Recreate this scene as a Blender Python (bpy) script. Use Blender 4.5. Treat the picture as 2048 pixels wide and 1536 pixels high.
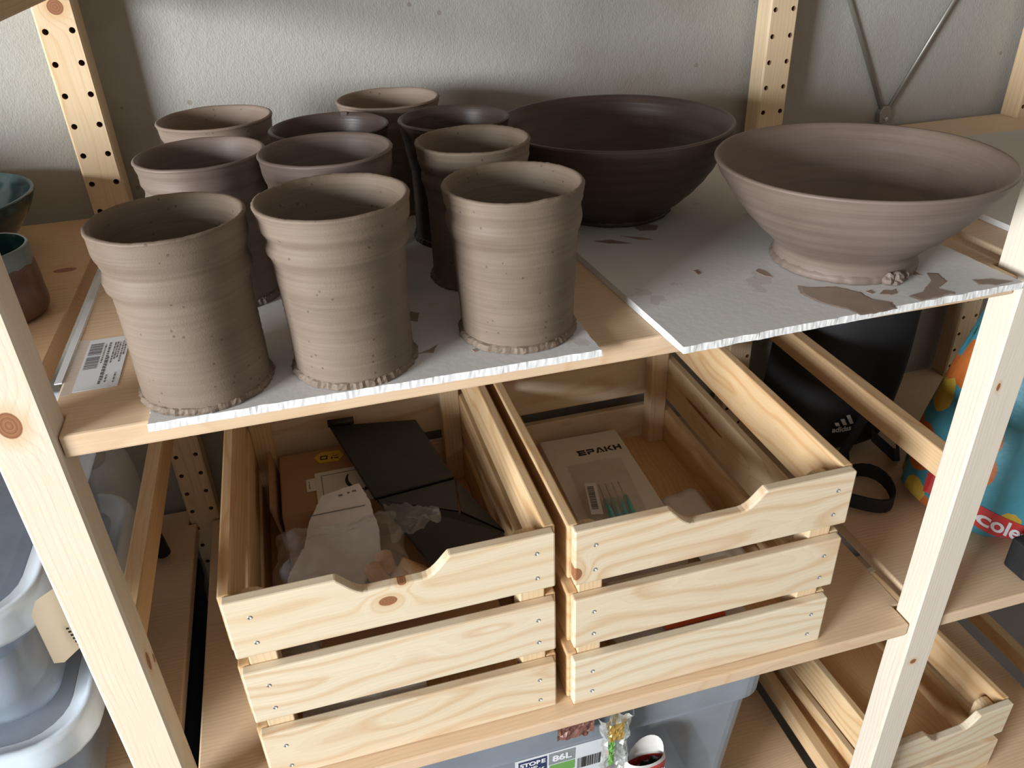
import bpy, bmesh, math, random
from mathutils import Vector, Matrix, noise as mnoise

for _o in list(bpy.data.objects):
    bpy.data.objects.remove(_o, do_unlink=True)
scene = bpy.context.scene
COL = scene.collection
random.seed(7)

# ------------------------------------------------------------------ camera
cam_d = bpy.data.cameras.new('camera')
cam_d.sensor_fit = 'HORIZONTAL'
cam_d.sensor_width = 36.0
cam_d.lens = 1618.734 / 2048.0 * 36.0
cam_d.clip_start = 0.02
cam_d.clip_end = 50.0
cam = bpy.data.objects.new('camera', cam_d)
COL.objects.link(cam)
_r0 = (0.9621514, -0.2704000, -0.0338903)      # image right
_r1 = (-0.1676027, -0.4890895, -0.8559794)     # image down
_r2 = (0.2148815, 0.8292619, -0.5158979)       # viewing direction
cam.matrix_world = Matrix(((_r0[0], -_r1[0], -_r2[0], 0.2105725),
                           (_r0[1], -_r1[1], -_r2[1], -0.5294356),
                           (_r0[2], -_r1[2], -_r2[2], 0.3116106),
                           (0, 0, 0, 1)))
scene.camera = cam

# ------------------------------------------------------------------ light
world = bpy.data.worlds.new('room_ambient')
scene.world = world
world.use_nodes = True
_bg = world.node_tree.nodes['Background']
_bg.inputs['Color'].default_value = (1.0, 0.92, 0.83, 1)
_bg.inputs['Strength'].default_value = 0.27


def area_light(name, loc, target, sx, sy, power, color):
    d = bpy.data.lights.new(name, 'AREA')
    d.shape = 'RECTANGLE'
    d.size, d.size_y, d.energy, d.color = sx, sy, power, color
    o = bpy.data.objects.new(name, d)
    COL.objects.link(o)
    o.location = loc
    o.rotation_euler = (Vector(target) - Vector(loc)).to_track_quat('-Z', 'Y').to_euler()
    return o


area_light('window_daylight', (-2.6, -1.55, 0.46), (0.4, 0.2, -0.05), 1.15, 0.85, 196.0, (0.93, 0.97, 1.0))

vs = scene.view_settings
vs.view_transform = 'Standard'
vs.look = 'None'
vs.exposure = 0.18
vs.gamma = 1.0
vs.use_curve_mapping = False

# ------------------------------------------------------------------ dimensions (metres)
PITCH = 0.8513          # side frame to side frame, wide bay
XL, XR, XF = 0.0, PITCH, PITCH + 0.440
PW, PD = 0.0407, 0.0331  # post width and depth
YR = 0.4728             # front of the rear posts
YW = 0.520              # wall
Z1, Z2, Z3 = 0.0, -0.4517, -0.896   # shelf tops
TH = 0.0185
FLOOR = -1.02
HOLE0 = 0.2077


# ------------------------------------------------------------------ node helpers
class NT:
    def __init__(self, name):
        self.mat = bpy.data.materials.new(name)
        self.mat.use_nodes = True
        t = self.mat.node_tree
        self.t = t
        self.b = t.nodes['Principled BSDF']
        self.out = t.nodes['Material Output']

    def new(self, typ, **kw):
        n = self.t.nodes.new(typ)
        for k, v in kw.items():
            setattr(n, k, v)
        return n

    def put(self, sock, v):
        if isinstance(v, bpy.types.NodeSocket):
            self.t.links.new(v, sock)
        elif v is not None:
            sock.default_value = v

    def m(self, op, a, b=None, c=None, clamp=False):
        n = self.new('ShaderNodeMath', operation=op, use_clamp=clamp)
        self.put(n.inputs[0], a)
        if b is not None:
            self.put(n.inputs[1], b)
        if c is not None:
            self.put(n.inputs[2], c)
        return n.outputs[0]

    def comb(self, x, y, z):
        n = self.new('ShaderNodeCombineXYZ')
        for i, v in enumerate((x, y, z)):
            self.put(n.inputs[i], v)
        return n.outputs[0]

    def sep(self, v):
        n = self.new('ShaderNodeSeparateXYZ')
        self.put(n.inputs[0], v)
        return n.outputs

    def noise(self, vec, scale, detail=2.0, rough=0.5):
        n = self.new('ShaderNodeTexNoise')
        self.put(n.inputs['Vector'], vec)
        n.inputs['Scale'].default_value = scale
        n.inputs['Detail'].default_value = detail
        n.inputs['Roughness'].default_value = rough
        return n.outputs[0]

    def ramp(self, fac, stops):
        n = self.new('ShaderNodeValToRGB')
        cr = n.color_ramp
        while len(cr.elements) < len(stops):
            cr.elements.new(0.5)
        for e, (p, c) in zip(cr.elements, stops):
            e.position = p
            e.color = (c[0], c[1], c[2], 1) if not isinstance(c, (int, float)) else (c, c, c, 1)
        self.put(n.inputs[0], fac)
        return n.outputs[0]

    def mix(self, fac, a, b, mode='MIX'):
        n = self.new('ShaderNodeMix', data_type='RGBA', blend_type=mode)
        self.put(n.inputs[0], fac)
        for s, v in ((n.inputs[6], a), (n.inputs[7], b)):
            if isinstance(v, (tuple, list)):
                v = (v[0], v[1], v[2], 1)
            self.put(s, v)
        return n.outputs[2]

    def obj(self):
        return self.new('ShaderNodeTexCoord').outputs['Object']

    def rand(self):
        return self.new('ShaderNodeObjectInfo').outputs['Random']

    def bump(self, h, strength, dist=0.002):
        n = self.new('ShaderNodeBump')
        n.inputs['Strength'].default_value = strength
        n.inputs['Distance'].default_value = dist
        self.put(n.inputs['Height'], h)
        self.t.links.new(n.outputs[0], self.b.inputs['Normal'])

    def base(self, c):
        if isinstance(c, (tuple, list)):
            c = (c[0], c[1], c[2], 1)
        self.put(self.b.inputs['Base Color'], c)

    def rough(self, v):
        self.put(self.b.inputs['Roughness'], v)


def plain(name, col, rough=0.5, metal=0.0, var=0.06, scale=40.0):
    n = NT(name)
    f = n.noise(n.obj(), scale, 3.0)
    lo = tuple(c * (1 - var) for c in col)
    hi = tuple(min(1, c * (1 + var)) for c in col)
    n.base(n.mix(f, lo, hi))
    n.rough(rough)
    n.b.inputs['Metallic'].default_value = metal
    return n.mat


def pine(name, axis, knots=(), light=(0.79, 0.62, 0.41), dark=(0.65, 0.40, 0.19), ring=0.0062, wob=0.034, deep=0.035, soft=False):
    """Pine with growth rings round a pith line that runs along `axis`.
    knots: (along, cross, radius_along, radius_cross, cross axis) in object space."""
    n = NT(name)
    s = n.sep(n.obj())
    ai = 'XYZ'.index(axis)
    ui, vi = [i for i in range(3) if i != ai]
    a, u, v = s[ai], s[ui], s[vi]
    rd = n.rand()
    off = n.m('MULTIPLY', rd, 61.0)
    a2 = n.m('ADD', a, off)
    wv = n.comb(n.m('MULTIPLY', a2, 4.2), n.m('MULTIPLY', u, 9.0), n.m('MULTIPLY', v, 9.0))
    n1 = n.m('MULTIPLY', n.m('SUBTRACT', n.noise(wv, 1.0, 2.0), 0.5), wob * 2)
    wv2 = n.comb(n.m('ADD', n.m('MULTIPLY', a2, 3.1), 17.0), n.m('MULTIPLY', u, 7.0), n.m('MULTIPLY', v, 7.0))
    n2 = n.m('MULTIPLY', n.m('SUBTRACT', n.noise(wv2, 1.0, 2.0), 0.5), wob * 2)
    r2 = n.m('FRACT', n.m('MULTIPLY', rd, 7.31))
    r3 = n.m('FRACT', n.m('MULTIPLY', rd, 13.77))
    u0 = n.m('ADD', n.m('MULTIPLY', n.m('SUBTRACT', r2, 0.5), 0.09), deep)
    v0 = n.m('MULTIPLY', n.m('SUBTRACT', r3, 0.5), 0.09)
    du = n.m('ADD', n.m('SUBTRACT', u, u0), n1)
    dv = n.m('ADD', n.m('SUBTRACT', v, v0), n2)
    r = n.m('SQRT', n.m('ADD', n.m('MULTIPLY', du, du), n.m('MULTIPLY', dv, dv)))
    kmask = None
    for (ka, kc, ra, rc, cax) in knots:
        c = s['XYZ'.index(cax)]
        da = n.m('DIVIDE', n.m('SUBTRACT', a, ka), ra)
        dc = n.m('DIVIDE', n.m('SUBTRACT', c, kc), rc)
        d = n.m('SQRT', n.m('ADD', n.m('MULTIPLY', da, da), n.m('MULTIPLY', dc, dc)))
        g = n.m('EXPONENT', n.m('MULTIPLY', n.m('MULTIPLY', d, d), -0.22))
        r = n.m('ADD', r, n.m('MULTIPLY', g, ring * 2.6))
        kmask = d if kmask is None else n.m('MINIMUM', kmask, d)
    fine = n.noise(n.comb(n.m('MULTIPLY', a2, 6.0), n.m('MULTIPLY', u, 90.0), n.m('MULTIPLY', v, 90.0)), 1.0, 3.0)
    ph = n.m('ADD', n.m('DIVIDE', r, ring), n.m('MULTIPLY', fine, 0.5))
    saw = n.m('FRACT', ph)
    mid = tuple((l * 0.75 + d_ * 0.25) for l, d_ in zip(light, dark))
    if soft:
        fl = n.m('FRACT', n.m('MULTIPLY', ph, 4.0))
        col = n.ramp(saw, [(0.0, light), (0.30, light), (0.62, dark), (0.78, mid), (1.0, light)])
        col = n.mix(n.m('MULTIPLY', n.m('POWER', fl, 3.0), 0.28), col, dark)
    else:
        col = n.ramp(saw, [(0.0, light), (0.45, light), (0.74, mid), (0.90, dark), (1.0, light)])
    stre = n.m('MULTIPLY', n.noise(n.comb(n.m('MULTIPLY', a2, 2.0), n.m('MULTIPLY', u, 30.0), n.m('MULTIPLY', v, 30.0)), 1.0, 2.0), 0.6 if soft else 1.1, clamp=True)
    col = n.mix(stre, col, light)
    fib = n.noise(n.comb(n.m('MULTIPLY', a2, 14.0), n.m('MULTIPLY', u, 700.0), n.m('MULTIPLY', v, 700.0)), 1.0, 2.0)
    col = n.mix(1.0, col, n.ramp(fib, [(0.25, 0.90), (0.7, 1.0)]), 'MULTIPLY')
    tone = n.ramp(n.m('FRACT', n.m('MULTIPLY', rd, 3.9)), [(0.0, (1.0, 1.0, 1.0)), (1.0, (0.95, 0.90, 0.84))])
    col = n.mix(1.0, col, tone, 'MULTIPLY')
    if kmask is not None:
        halo = n.ramp(kmask, [(0.55, 1.0), (1.0, 0.35), (1.0, 0.35)])
        halo = n.m('MULTIPLY', n.m('SUBTRACT', 2.2, kmask, clamp=True), 0.45)
        col = n.mix(halo, col, (0.62, 0.36, 0.15))
        inn = n.m('MULTIPLY', n.m('SUBTRACT', 1.06, kmask), 9.0, clamp=True)
        kc2 = n.ramp(n.m('FRACT', n.m('MULTIPLY', kmask, 3.1)), [(0.0, (0.36, 0.16, 0.07)), (0.8, (0.27, 0.11, 0.05)), (1.0, (0.17, 0.07, 0.03))])
        col = n.mix(inn, col, kc2)
    n.base(col)
    n.rough(0.52)
    n.b.inputs['Specular IOR Level'].default_value = 0.35
    n.bump(n.m('ADD', fib, n.m('MULTIPLY', saw, 0.5)), 0.06, 0.001)
    return n.mat


def clay(name, c0, c1, rough0, rough1, bump=0.35, pits=True):
    n = NT(name)
    co = n.obj()
    s = n.sep(co)
    rd = n.m('MULTIPLY', n.rand(), 40.0)
    big = n.noise(n.comb(n.m('ADD', n.m('MULTIPLY', s[0], 14.0), rd), n.m('MULTIPLY', s[1], 14.0), n.m('MULTIPLY', s[2], 22.0)), 1.0, 3.0)
    streak = n.noise(n.comb(n.m('ADD', n.m('MULTIPLY', s[0], 9.0), rd), n.m('MULTIPLY', s[1], 9.0), n.m('MULTIPLY', s[2], 420.0)), 1.0, 3.0)
    f = n.m('ADD', n.m('MULTIPLY', big, 0.65), n.m('MULTIPLY', streak, 0.35))
    col = n.ramp(f, [(0.32, c0), (0.66, c1)])
    grit = n.noise(co, 900.0, 2.0)
    if pits:
        vor = n.new('ShaderNodeTexVoronoi')
        n.put(vor.inputs['Vector'], co)
        vor.inputs['Scale'].default_value = 130.0
        pit = n.m('LESS_THAN', vor.outputs['Distance'], 0.13)
        patch = n.m('GREATER_THAN', n.noise(co, 26.0, 2.0), 0.52)
        pm = n.m('MULTIPLY', pit, patch)
        col = n.mix(n.m('MULTIPLY', pm, 0.55), col, tuple(c * 0.35 for c in c0))
        h = n.m('SUBTRACT', n.m('ADD', n.m('MULTIPLY', streak, 1.2), n.m('MULTIPLY', grit, 0.5)), n.m('MULTIPLY', pm, 1.0))
    else:
        h = n.m('ADD', n.m('MULTIPLY', streak, 1.2), n.m('MULTIPLY', grit, 0.3))
    n.base(col)
    n.put(n.b.inputs['Roughness'], n.m('ADD', rough0, n.m('MULTIPLY', big, rough1 - rough0)))
    n.b.inputs['Specular IOR Level'].default_value = 0.4
    n.bump(h, bump, 0.0012)
    return n.mat


def clear_plastic(name, col, amount, rough=0.25, cloud=0.3):
    n = NT(name)
    f = n.noise(n.obj(), 22.0, 3.0)
    n.base(col)
    n.rough(rough)
    n.b.inputs['Specular IOR Level'].default_value = 0.6
    tr = n.new('ShaderNodeBsdfTransparent')
    tr.inputs[0].default_value = (0.97, 0.98, 1.0, 1)
    mx = n.new('ShaderNodeMixShader')
    n.put(mx.inputs[0], n.m('ADD', amount - cloud * 0.5, n.m('MULTIPLY', f, cloud), clamp=True))
    n.t.links.new(tr.outputs[0], mx.inputs[1])
    n.t.links.new(n.b.outputs[0], mx.inputs[2])
    n.t.links.new(mx.outputs[0], n.out.inputs[0])
    return n.mat


def fruit_print(name):
    n = NT(name)
    co = n.obj()
    vor = n.new('ShaderNodeTexVoronoi')
    n.put(vor.inputs['Vector'], co)
    vor.inputs['Scale'].default_value = 15.0
    vor.inputs['Randomness'].default_value = 0.75
    d = vor.outputs['Distance']
    rc = n.sep(vor.outputs['Color'])
    fruit = n.m('LESS_THAN', n.m('ADD', d, n.m('MULTIPLY', n.noise(co, 40.0, 2.0), 0.12)), 0.57)
    fcol = n.mix(n.m('GREATER_THAN', rc[0], 0.5), (0.52, 0.13, 0.03), (0.55, 0.42, 0.06))
    shade = n.noise(co, 60.0, 3.0)
    fcol = n.mix(n.m('MULTIPLY', shade, 0.5), fcol, (0.42, 0.16, 0.03))
    vor2 = n.new('ShaderNodeTexVoronoi')
    n.put(vor2.inputs['Vector'], co)
    vor2.inputs['Scale'].default_value = 23.0
    leaf = n.m('MULTIPLY', n.m('LESS_THAN', vor2.outputs['Distance'], 0.25), n.m('GREATER_THAN', n.sep(vor2.outputs['Color'])[1], 0.72))
    tq = n.mix(n.noise(co, 9.0, 2.0), (0.045, 0.22, 0.30), (0.09, 0.33, 0.41))
    col = n.mix(fruit, tq, fcol)
    col = n.mix(leaf, col, (0.03, 0.11, 0.05))
    n.base(col)
    n.rough(0.45)
    n.bump(n.noise(co, 30.0, 4.0), 0.5, 0.006)
    return n.mat


def wall_mat():
    n = NT('rough_plaster')
    co = n.obj()
    s = n.sep(co)
    fine = n.noise(n.comb(n.m('MULTIPLY', s[0], 1.7), s[1], s[2]), 330.0, 3.0, 0.6)
    mid = n.noise(co, 9.0, 4.0)
    big = n.noise(co, 2.2, 3.0)
    col = n.ramp(big, [(0.3, (0.345, 0.33, 0.295)), (0.7, (0.405, 0.395, 0.365))])
    col = n.mix(n.ramp(mid, [(0.52, 0.0), (0.72, 0.55)]), col, (0.31, 0.28, 0.235))
    vor = n.new('ShaderNodeTexVoronoi')
    n.put(vor.inputs['Vector'], co)
    vor.inputs['Scale'].default_value = 26.0
    spot = n.m('MULTIPLY', n.m('LESS_THAN', vor.outputs['Distance'], 0.075), n.m('GREATER_THAN', n.sep(vor.outputs['Color'])[0], 0.6))
    col = n.mix(n.m('MULTIPLY', spot, 0.6), col, (0.22, 0.18, 0.15))
    n.base(col)
    n.rough(0.9)
    n.bump(n.m('ADD', fine, n.m('MULTIPLY', n.noise(co, 110.0, 2.0), 0.7)), 0.42, 0.002)
    return n.mat


def cement_mat():
    n = NT('fibre_cement')
    co = n.obj()
    big = n.noise(co, 7.0, 4.0)
    fine = n.noise(co, 160.0, 3.0)
    col = n.ramp(big, [(0.3, (0.60, 0.59, 0.575)), (0.7, (0.70, 0.69, 0.675))])
    col = n.mix(n.m('MULTIPLY', fine, 0.25), col, (0.52, 0.51, 0.49))
    dust = n.m('MULTIPLY', n.m('GREATER_THAN', n.noise(co, 21.0, 4.0), 0.66), 0.35)
    col = n.mix(dust, col, (0.42, 0.34, 0.29))
    n.base(col)
    n.rough(0.85)
    n.bump(fine, 0.15, 0.001)
    return n.mat


M = {}
M['wall'] = wall_mat()
M['floor'] = plain('grey_concrete', (0.30, 0.29, 0.28), 0.8, var=0.2, scale=8)
M['pineX'] = pine('pine_x', 'X')
M['pineXs'] = pine('pine_shelf', 'X', light=(0.78, 0.60, 0.42), dark=(0.66, 0.41, 0.23), ring=0.0048, wob=0.022, deep=0.05)
M['pineY'] = pine('pine_y', 'Y')
M['pineZ'] = pine('pine_z', 'Z', ring=0.0042, wob=0.014)
M['rung'] = pine('pine_rung', 'Y', light=(0.72, 0.52, 0.31), dark=(0.56, 0.31, 0.13), ring=0.005, wob=0.018)
M['cement'] = cement_mat()
M['cement_edge'] = plain('broken_cement_edge', (0.76, 0.76, 0.75), 0.95, var=0.08, scale=300)
M['hole'] = plain('drilled_wood', (0.26, 0.14, 0.07), 0.8, var=0.1)
M['clay'] = clay('leather_hard_clay', (0.145, 0.104, 0.074), (0.220, 0.167, 0.124), 0.55, 0.75, 0.22)
M['clay2'] = clay('pale_drying_clay', (0.200, 0.145, 0.110), (0.265, 0.203, 0.160), 0.6, 0.8, 0.3)
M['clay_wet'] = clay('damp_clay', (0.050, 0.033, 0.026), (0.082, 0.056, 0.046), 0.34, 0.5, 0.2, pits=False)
M['clay_bowl'] = clay('smooth_clay', (0.142, 0.104, 0.083), (0.197, 0.151, 0.126), 0.45, 0.65, 0.18, pits=False)
M['smear'] = clay('smeared_slip', (0.21, 0.145, 0.11), (0.36, 0.28, 0.23), 0.6, 0.8, 0.2, pits=False)
M['steel'] = plain('zinc_steel', (0.55, 0.58, 0.60), 0.32, metal=0.9)
M['rod'] = plain('dull_galvanised_rod', (0.33, 0.32, 0.29), 0.45, metal=0.7)
M['black'] = plain('black_fabric', (0.010, 0.010, 0.012), 0.75, var=0.3, scale=120)
M['black_pl'] = plain('black_plastic', (0.008, 0.007, 0.007), 0.5, var=0.2)
M['white'] = plain('white_card', (0.74, 0.71, 0.68), 0.6, var=0.03)
M['ink'] = plain('black_ink', (0.02, 0.016, 0.016), 0.6, var=0.05)
M['greyink'] = plain('grey_ink', (0.14, 0.13, 0.14), 0.6, var=0.05)
M['cardboard'] = plain('brown_cardboard', (0.40, 0.235, 0.13), 0.8, var=0.08, scale=60)
M['yellow'] = plain('yellow_sticker', (0.72, 0.48, 0.05), 0.5, var=0.03)
M['cork'] = plain('cork', (0.56, 0.33, 0.17), 0.85, var=0.3, scale=350)
M['paper'] = plain('torn_white_paper', (0.66, 0.64, 0.62), 0.7, var=0.08, scale=90)
M['film'] = clear_plastic('clear_film', (0.80, 0.80, 0.80), 0.17, 0.15, 0.30)
M['film2'] = clear_plastic('clear_pouch', (0.72, 0.62, 0.52), 0.30, 0.22, 0.30)
M['tub'] = clear_plastic('frosted_plastic', (0.50, 0.58, 0.68), 0.40, 0.22, 0.2)
M['tub_rim'] = clear_plastic('frosted_plastic_rim', (0.74, 0.82, 0.90), 0.78, 0.25, 0.12)
M['tub_big'] = clear_plastic('cloudy_tub_plastic', (0.36, 0.40, 0.45), 0.60, 0.35, 0.25)
M['blue'] = plain('blue_cloth', (0.07, 0.13, 0.25), 0.8, var=0.5, scale=12)
M['greycloth'] = plain('grey_cloth', (0.20, 0.22, 0.25), 0.8, var=0.5, scale=15)
M['turq'] = plain('turquoise_plastic', (0.14, 0.50, 0.55), 0.4, var=0.05)
M['orange'] = plain('orange_packet', (0.66, 0.10, 0.02), 0.5, var=0.05)
M['red'] = plain('red_print', (0.55, 0.05, 0.05), 0.45, var=0.05)
M['navy'] = plain('navy_print', (0.02, 0.035, 0.10), 0.5, var=0.05)
M['green'] = plain('green_print', (0.15, 0.36, 0.08), 0.5, var=0.05)
M['greyprint'] = plain('grey_print', (0.25, 0.27, 0.28), 0.5, var=0.05)
M['purple'] = plain('purple_packet', (0.05, 0.035, 0.10), 0.5, var=0.05)
M['logo'] = plain('white_logo', (0.75, 0.76, 0.78), 0.6, var=0.02)
M['cream'] = plain('cream_tag', (0.66, 0.62, 0.55), 0.7, var=0.04)
M['foil'] = plain('silver_foil', (0.82, 0.85, 0.84), 0.22, metal=0.85, var=0.1)
M['gold'] = plain('gold_foil', (0.75, 0.50, 0.14), 0.3, metal=0.8)
M['brownfoil'] = plain('brown_foil', (0.20, 0.09, 0.07), 0.35, metal=0.2, var=0.4, scale=80)
M['fruit'] = fruit_print('fruit_print_fabric')
M['canister'] = clear_plastic('milky_plastic', (0.60, 0.62, 0.62), 0.7, 0.4, 0.2)
M['sticker'] = plain('white_sticker', (0.70, 0.72, 0.75), 0.45, var=0.03)


def glaze():
    n = NT('green_glaze')
    co = n.obj()
    f = n.noise(co, 16.0, 4.0)
    n.base(n.ramp(f, [(0.35, (0.004, 0.018, 0.02)), (0.55, (0.012, 0.05, 0.05)), (0.72, (0.10, 0.18, 0.18))]))
    n.rough(0.15)
    return n.mat


def cup_glaze():
    n = NT('cup_glaze')
    co = n.obj()
    s = n.sep(co)
    edge = n.m('ADD', s[2], n.m('MULTIPLY', n.m('SUBTRACT', n.noise(co, 30.0, 3.0), 0.5), 0.016))
    top = n.m('GREATER_THAN', edge, 0.048)
    body = n.ramp(n.noise(co, 22.0, 4.0), [(0.35, (0.075, 0.028, 0.014)), (0.6, (0.13, 0.055, 0.03)), (0.78, (0.20, 0.14, 0.12))])
    n.base(n.mix(top, body, (0.16, 0.20, 0.21)))
    n.rough(0.3)
    return n.mat


M['glaze'] = glaze()
M['cupglaze'] = cup_glaze()


# ------------------------------------------------------------------ mesh helpers
class MB:
    def __init__(self):
        self.v, self.f, self.mi, self.slot = [], [], [], 0

    def add(self, vs_, fs_):
        b = len(self.v)
        self.v += [tuple(p) for p in vs_]
        for f in fs_:
            self.f.append(tuple(i + b for i in f))
            self.mi.append(self.slot)
        return self

    def box(self, x0, y0, z0, x1, y1, z1):
        vs_ = [(x0, y0, z0), (x1, y0, z0), (x1, y1, z0), (x0, y1, z0), (x0, y0, z1), (x1, y0, z1), (x1, y1, z1), (x0, y1, z1)]
        return self.add(vs_, [(0, 3, 2, 1), (4, 5, 6, 7), (0, 1, 5, 4), (1, 2, 6, 5), (2, 3, 7, 6), (3, 0, 4, 7)])

    def prism(self, poly, fn, h0, h1):
        """poly: ccw 2D outline, fn(a,b,h)->xyz"""
        n = len(poly)
        vs_ = [fn(a, b, h0) for a, b in poly] + [fn(a, b, h1) for a, b in poly]
        fs_ = [tuple(range(n - 1, -1, -1)), tuple(range(n, 2 * n))]
        fs_ += [(i, (i + 1) % n, n + (i + 1) % n, n + i) for i in range(n)]
        return self.add(vs_, fs_)

    def tube(self, path, r, n=10, caps=True):
        path = [Vector(p) for p in path]
        rings = []
        rr = r if isinstance(r, (list, tuple)) else [r] * len(path)
        prev = None
        for i, p in enumerate(path):
            t = (path[min(i + 1, len(path) - 1)] - path[max(i - 1, 0)]).normalized()
            if prev is None:
                up = Vector((0, 0, 1)) if abs(t.z) < 0.9 else Vector((1, 0, 0))
                a = t.cross(up).normalized()
            else:
                a = (prev - t * prev.dot(t)).normalized()
            prev = a
            b = t.cross(a)
            rings.append([p + (a * math.cos(2 * math.pi * k / n) + b * math.sin(2 * math.pi * k / n)) * rr[i] for k in range(n)])
        vs_ = [q for ring in rings for q in ring]
        fs_ = []
        for i in range(len(rings) - 1):
            for k in range(n):
                k2 = (k + 1) % n
                fs_.append((i * n + k, i * n + k2, (i + 1) * n + k2, (i + 1) * n + k))
        if caps:
            fs_.append(tuple(range(n - 1, -1, -1)))
            e = (len(rings) - 1) * n
            fs_.append(tuple(range(e, e + n)))
        return self.add(vs_, fs_)

    def ribbon(self, path, wdir, w, t):
        """flat band of width w (along wdir) and thickness t following path"""
        path = [Vector(p) for p in path]
        wd = Vector(wdir).normalized()
        vs_, fs_ = [], []
        for i, p in enumerate(path):
            tg = (path[min(i + 1, len(path) - 1)] - path[max(i - 1, 0)]).normalized()
            nn = tg.cross(wd).normalized()
            for a, b in ((-1, -1), (1, -1), (1, 1), (-1, 1)):
                vs_.append(p + wd * (a * w / 2) + nn * (b * t / 2))
        for i in range(len(path) - 1):
            for k in range(4):
                k2 = (k + 1) % 4
                fs_.append((i * 4 + k, i * 4 + k2, i * 4 + 4 + k2, i * 4 + 4 + k))
        fs_.append((3, 2, 1, 0))
        e = (len(path) - 1) * 4
        fs_.append((e, e + 1, e + 2, e + 3))
        return self.add(vs_, fs_)

    def lathe(self, prof, n=96, fn=None, close=True):
        """prof: (r, z) from outer bottom centre to inner bottom centre"""
        vs_, fs_, rings = [], [], []
        for j, (r, z) in enumerate(prof):
            if r < 1e-6:
                vs_.append((0, 0, z))
                rings.append([len(vs_) - 1] * n)
            else:
                ids = []
                for k in range(n):
                    t = 2 * math.pi * k / n
                    rr, zz = (r, z) if fn is None else fn(j, r, z, t)
                    vs_.append((rr * math.cos(t), rr * math.sin(t), zz))
                    ids.append(len(vs_) - 1)
                rings.append(ids)
        for a, b in zip(rings[:-1], rings[1:]):
            for k in range(n):
                k2 = (k + 1) % n
                q = [a[k], a[k2], b[k2], b[k]]
                q2 = []
                for i in q:
                    if i not in q2:
                        q2.append(i)
                if len(q2) > 2:
                    fs_.append(tuple(q2))
        return self.add(vs_, fs_)

    def grid(self, nx, ny, fn):
        vs_ = [fn(i / nx, j / ny) for j in range(ny + 1) for i in range(nx + 1)]
        fs_ = [(j * (nx + 1) + i, j * (nx + 1) + i + 1, (j + 1) * (nx + 1) + i + 1, (j + 1) * (nx + 1) + i) for j in range(ny) for i in range(nx)]
        return self.add(vs_, fs_)

    def build(self, name, mat, parent=None, bevel=0.0, smooth=False, center=False, solid=0.0, seg=2):
        me = bpy.data.meshes.new(name)
        loc = Vector((0, 0, 0))
        v = [Vector(p) for p in self.v]
        if center:
            lo = Vector((min(p.x for p in v), min(p.y for p in v), min(p.z for p in v)))
            hi = Vector((max(p.x for p in v), max(p.y for p in v), max(p.z for p in v)))
            loc = (lo + hi) / 2
            v = [p - loc for p in v]
        me.from_pydata([tuple(p) for p in v], [], self.f)
        mats = mat if isinstance(mat, (list, tuple)) else [mat]
        for m_ in mats:
            me.materials.append(m_)
        for p, i in zip(me.polygons, self.mi):
            p.material_index = i
            p.use_smooth = smooth
        bm = bmesh.new()
        bm.from_mesh(me)
        bmesh.ops.recalc_face_normals(bm, faces=bm.faces)
        bm.to_mesh(me)
        bm.free()
        o = bpy.data.objects.new(name, me)
        COL.objects.link(o)
        o.location = loc
        if parent is not None:
            o.parent = parent
        if solid:
            md = o.modifiers.new('thickness', 'SOLIDIFY')
            md.thickness = solid
            md.offset = 0
        if bevel:
            md = o.modifiers.new('edges', 'BEVEL')
            md.width, md.segments, md.limit_method, md.angle_limit = bevel, seg, 'ANGLE', math.radians(35)
        return o


def empty(name, loc=(0, 0, 0), rz=0.0):
    o = bpy.data.objects.new(name, None)
    o.empty_display_size = 0.05
    COL.objects.link(o)
    o.location = loc
    o.rotation_euler = (0, 0, rz)
    return o


def tag(o, label, cat, group=None):
    o['label'] = label
    o['category'] = cat
    if group:
        o['group'] = group
    return o


def text(name, s, size, mat, parent, origin, right, up, extrude=0.0002, bold=0.0, sx=1.0, align='CENTER', shear=0.0, spacing=1.0):
    cu = bpy.data.curves.new(name, 'FONT')
    cu.body = s
    cu.size = size
    cu.extrude = extrude
    cu.offset = bold
    cu.align_x = align
    cu.align_y = 'CENTER'
    cu.shear = shear
    cu.space_character = spacing
    tmp = bpy.data.objects.new(name + '_curve', cu)
    COL.objects.link(tmp)
    bpy.context.view_layer.update()
    me = bpy.data.meshes.new_from_object(tmp.evaluated_get(bpy.context.evaluated_depsgraph_get()))
    bpy.data.objects.remove(tmp, do_unlink=True)
    bpy.data.curves.remove(cu)
    r = Vector(right).normalized()
    u = Vector(up).normalized()
    nrm = r.cross(u).normalized()
    mt = Matrix(((r.x * sx, u.x, nrm.x, origin[0]), (r.y * sx, u.y, nrm.y, origin[1]), (r.z * sx, u.z, nrm.z, origin[2]), (0, 0, 0, 1)))
    me.transform(mt)
    me.materials.clear()
    me.materials.append(mat)
    me.name = name
    o = bpy.data.objects.new(name, me)
    COL.objects.link(o)
    o.parent = parent
    return o


def nz(x, y=0.0, z=0.0):
    return mnoise.noise(Vector((x, y, z)))


# ------------------------------------------------------------------ setting
w = MB().box(-2.4, YW, FLOOR, 3.2, YW + 0.1, 1.5).build('wall_back', M['wall'])
w['kind'] = 'structure'
fl = MB().box(-2.4, -2.6, FLOOR - 0.1, 3.2, YW, FLOOR).build('floor', M['floor'])
fl['kind'] = 'structure'


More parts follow.
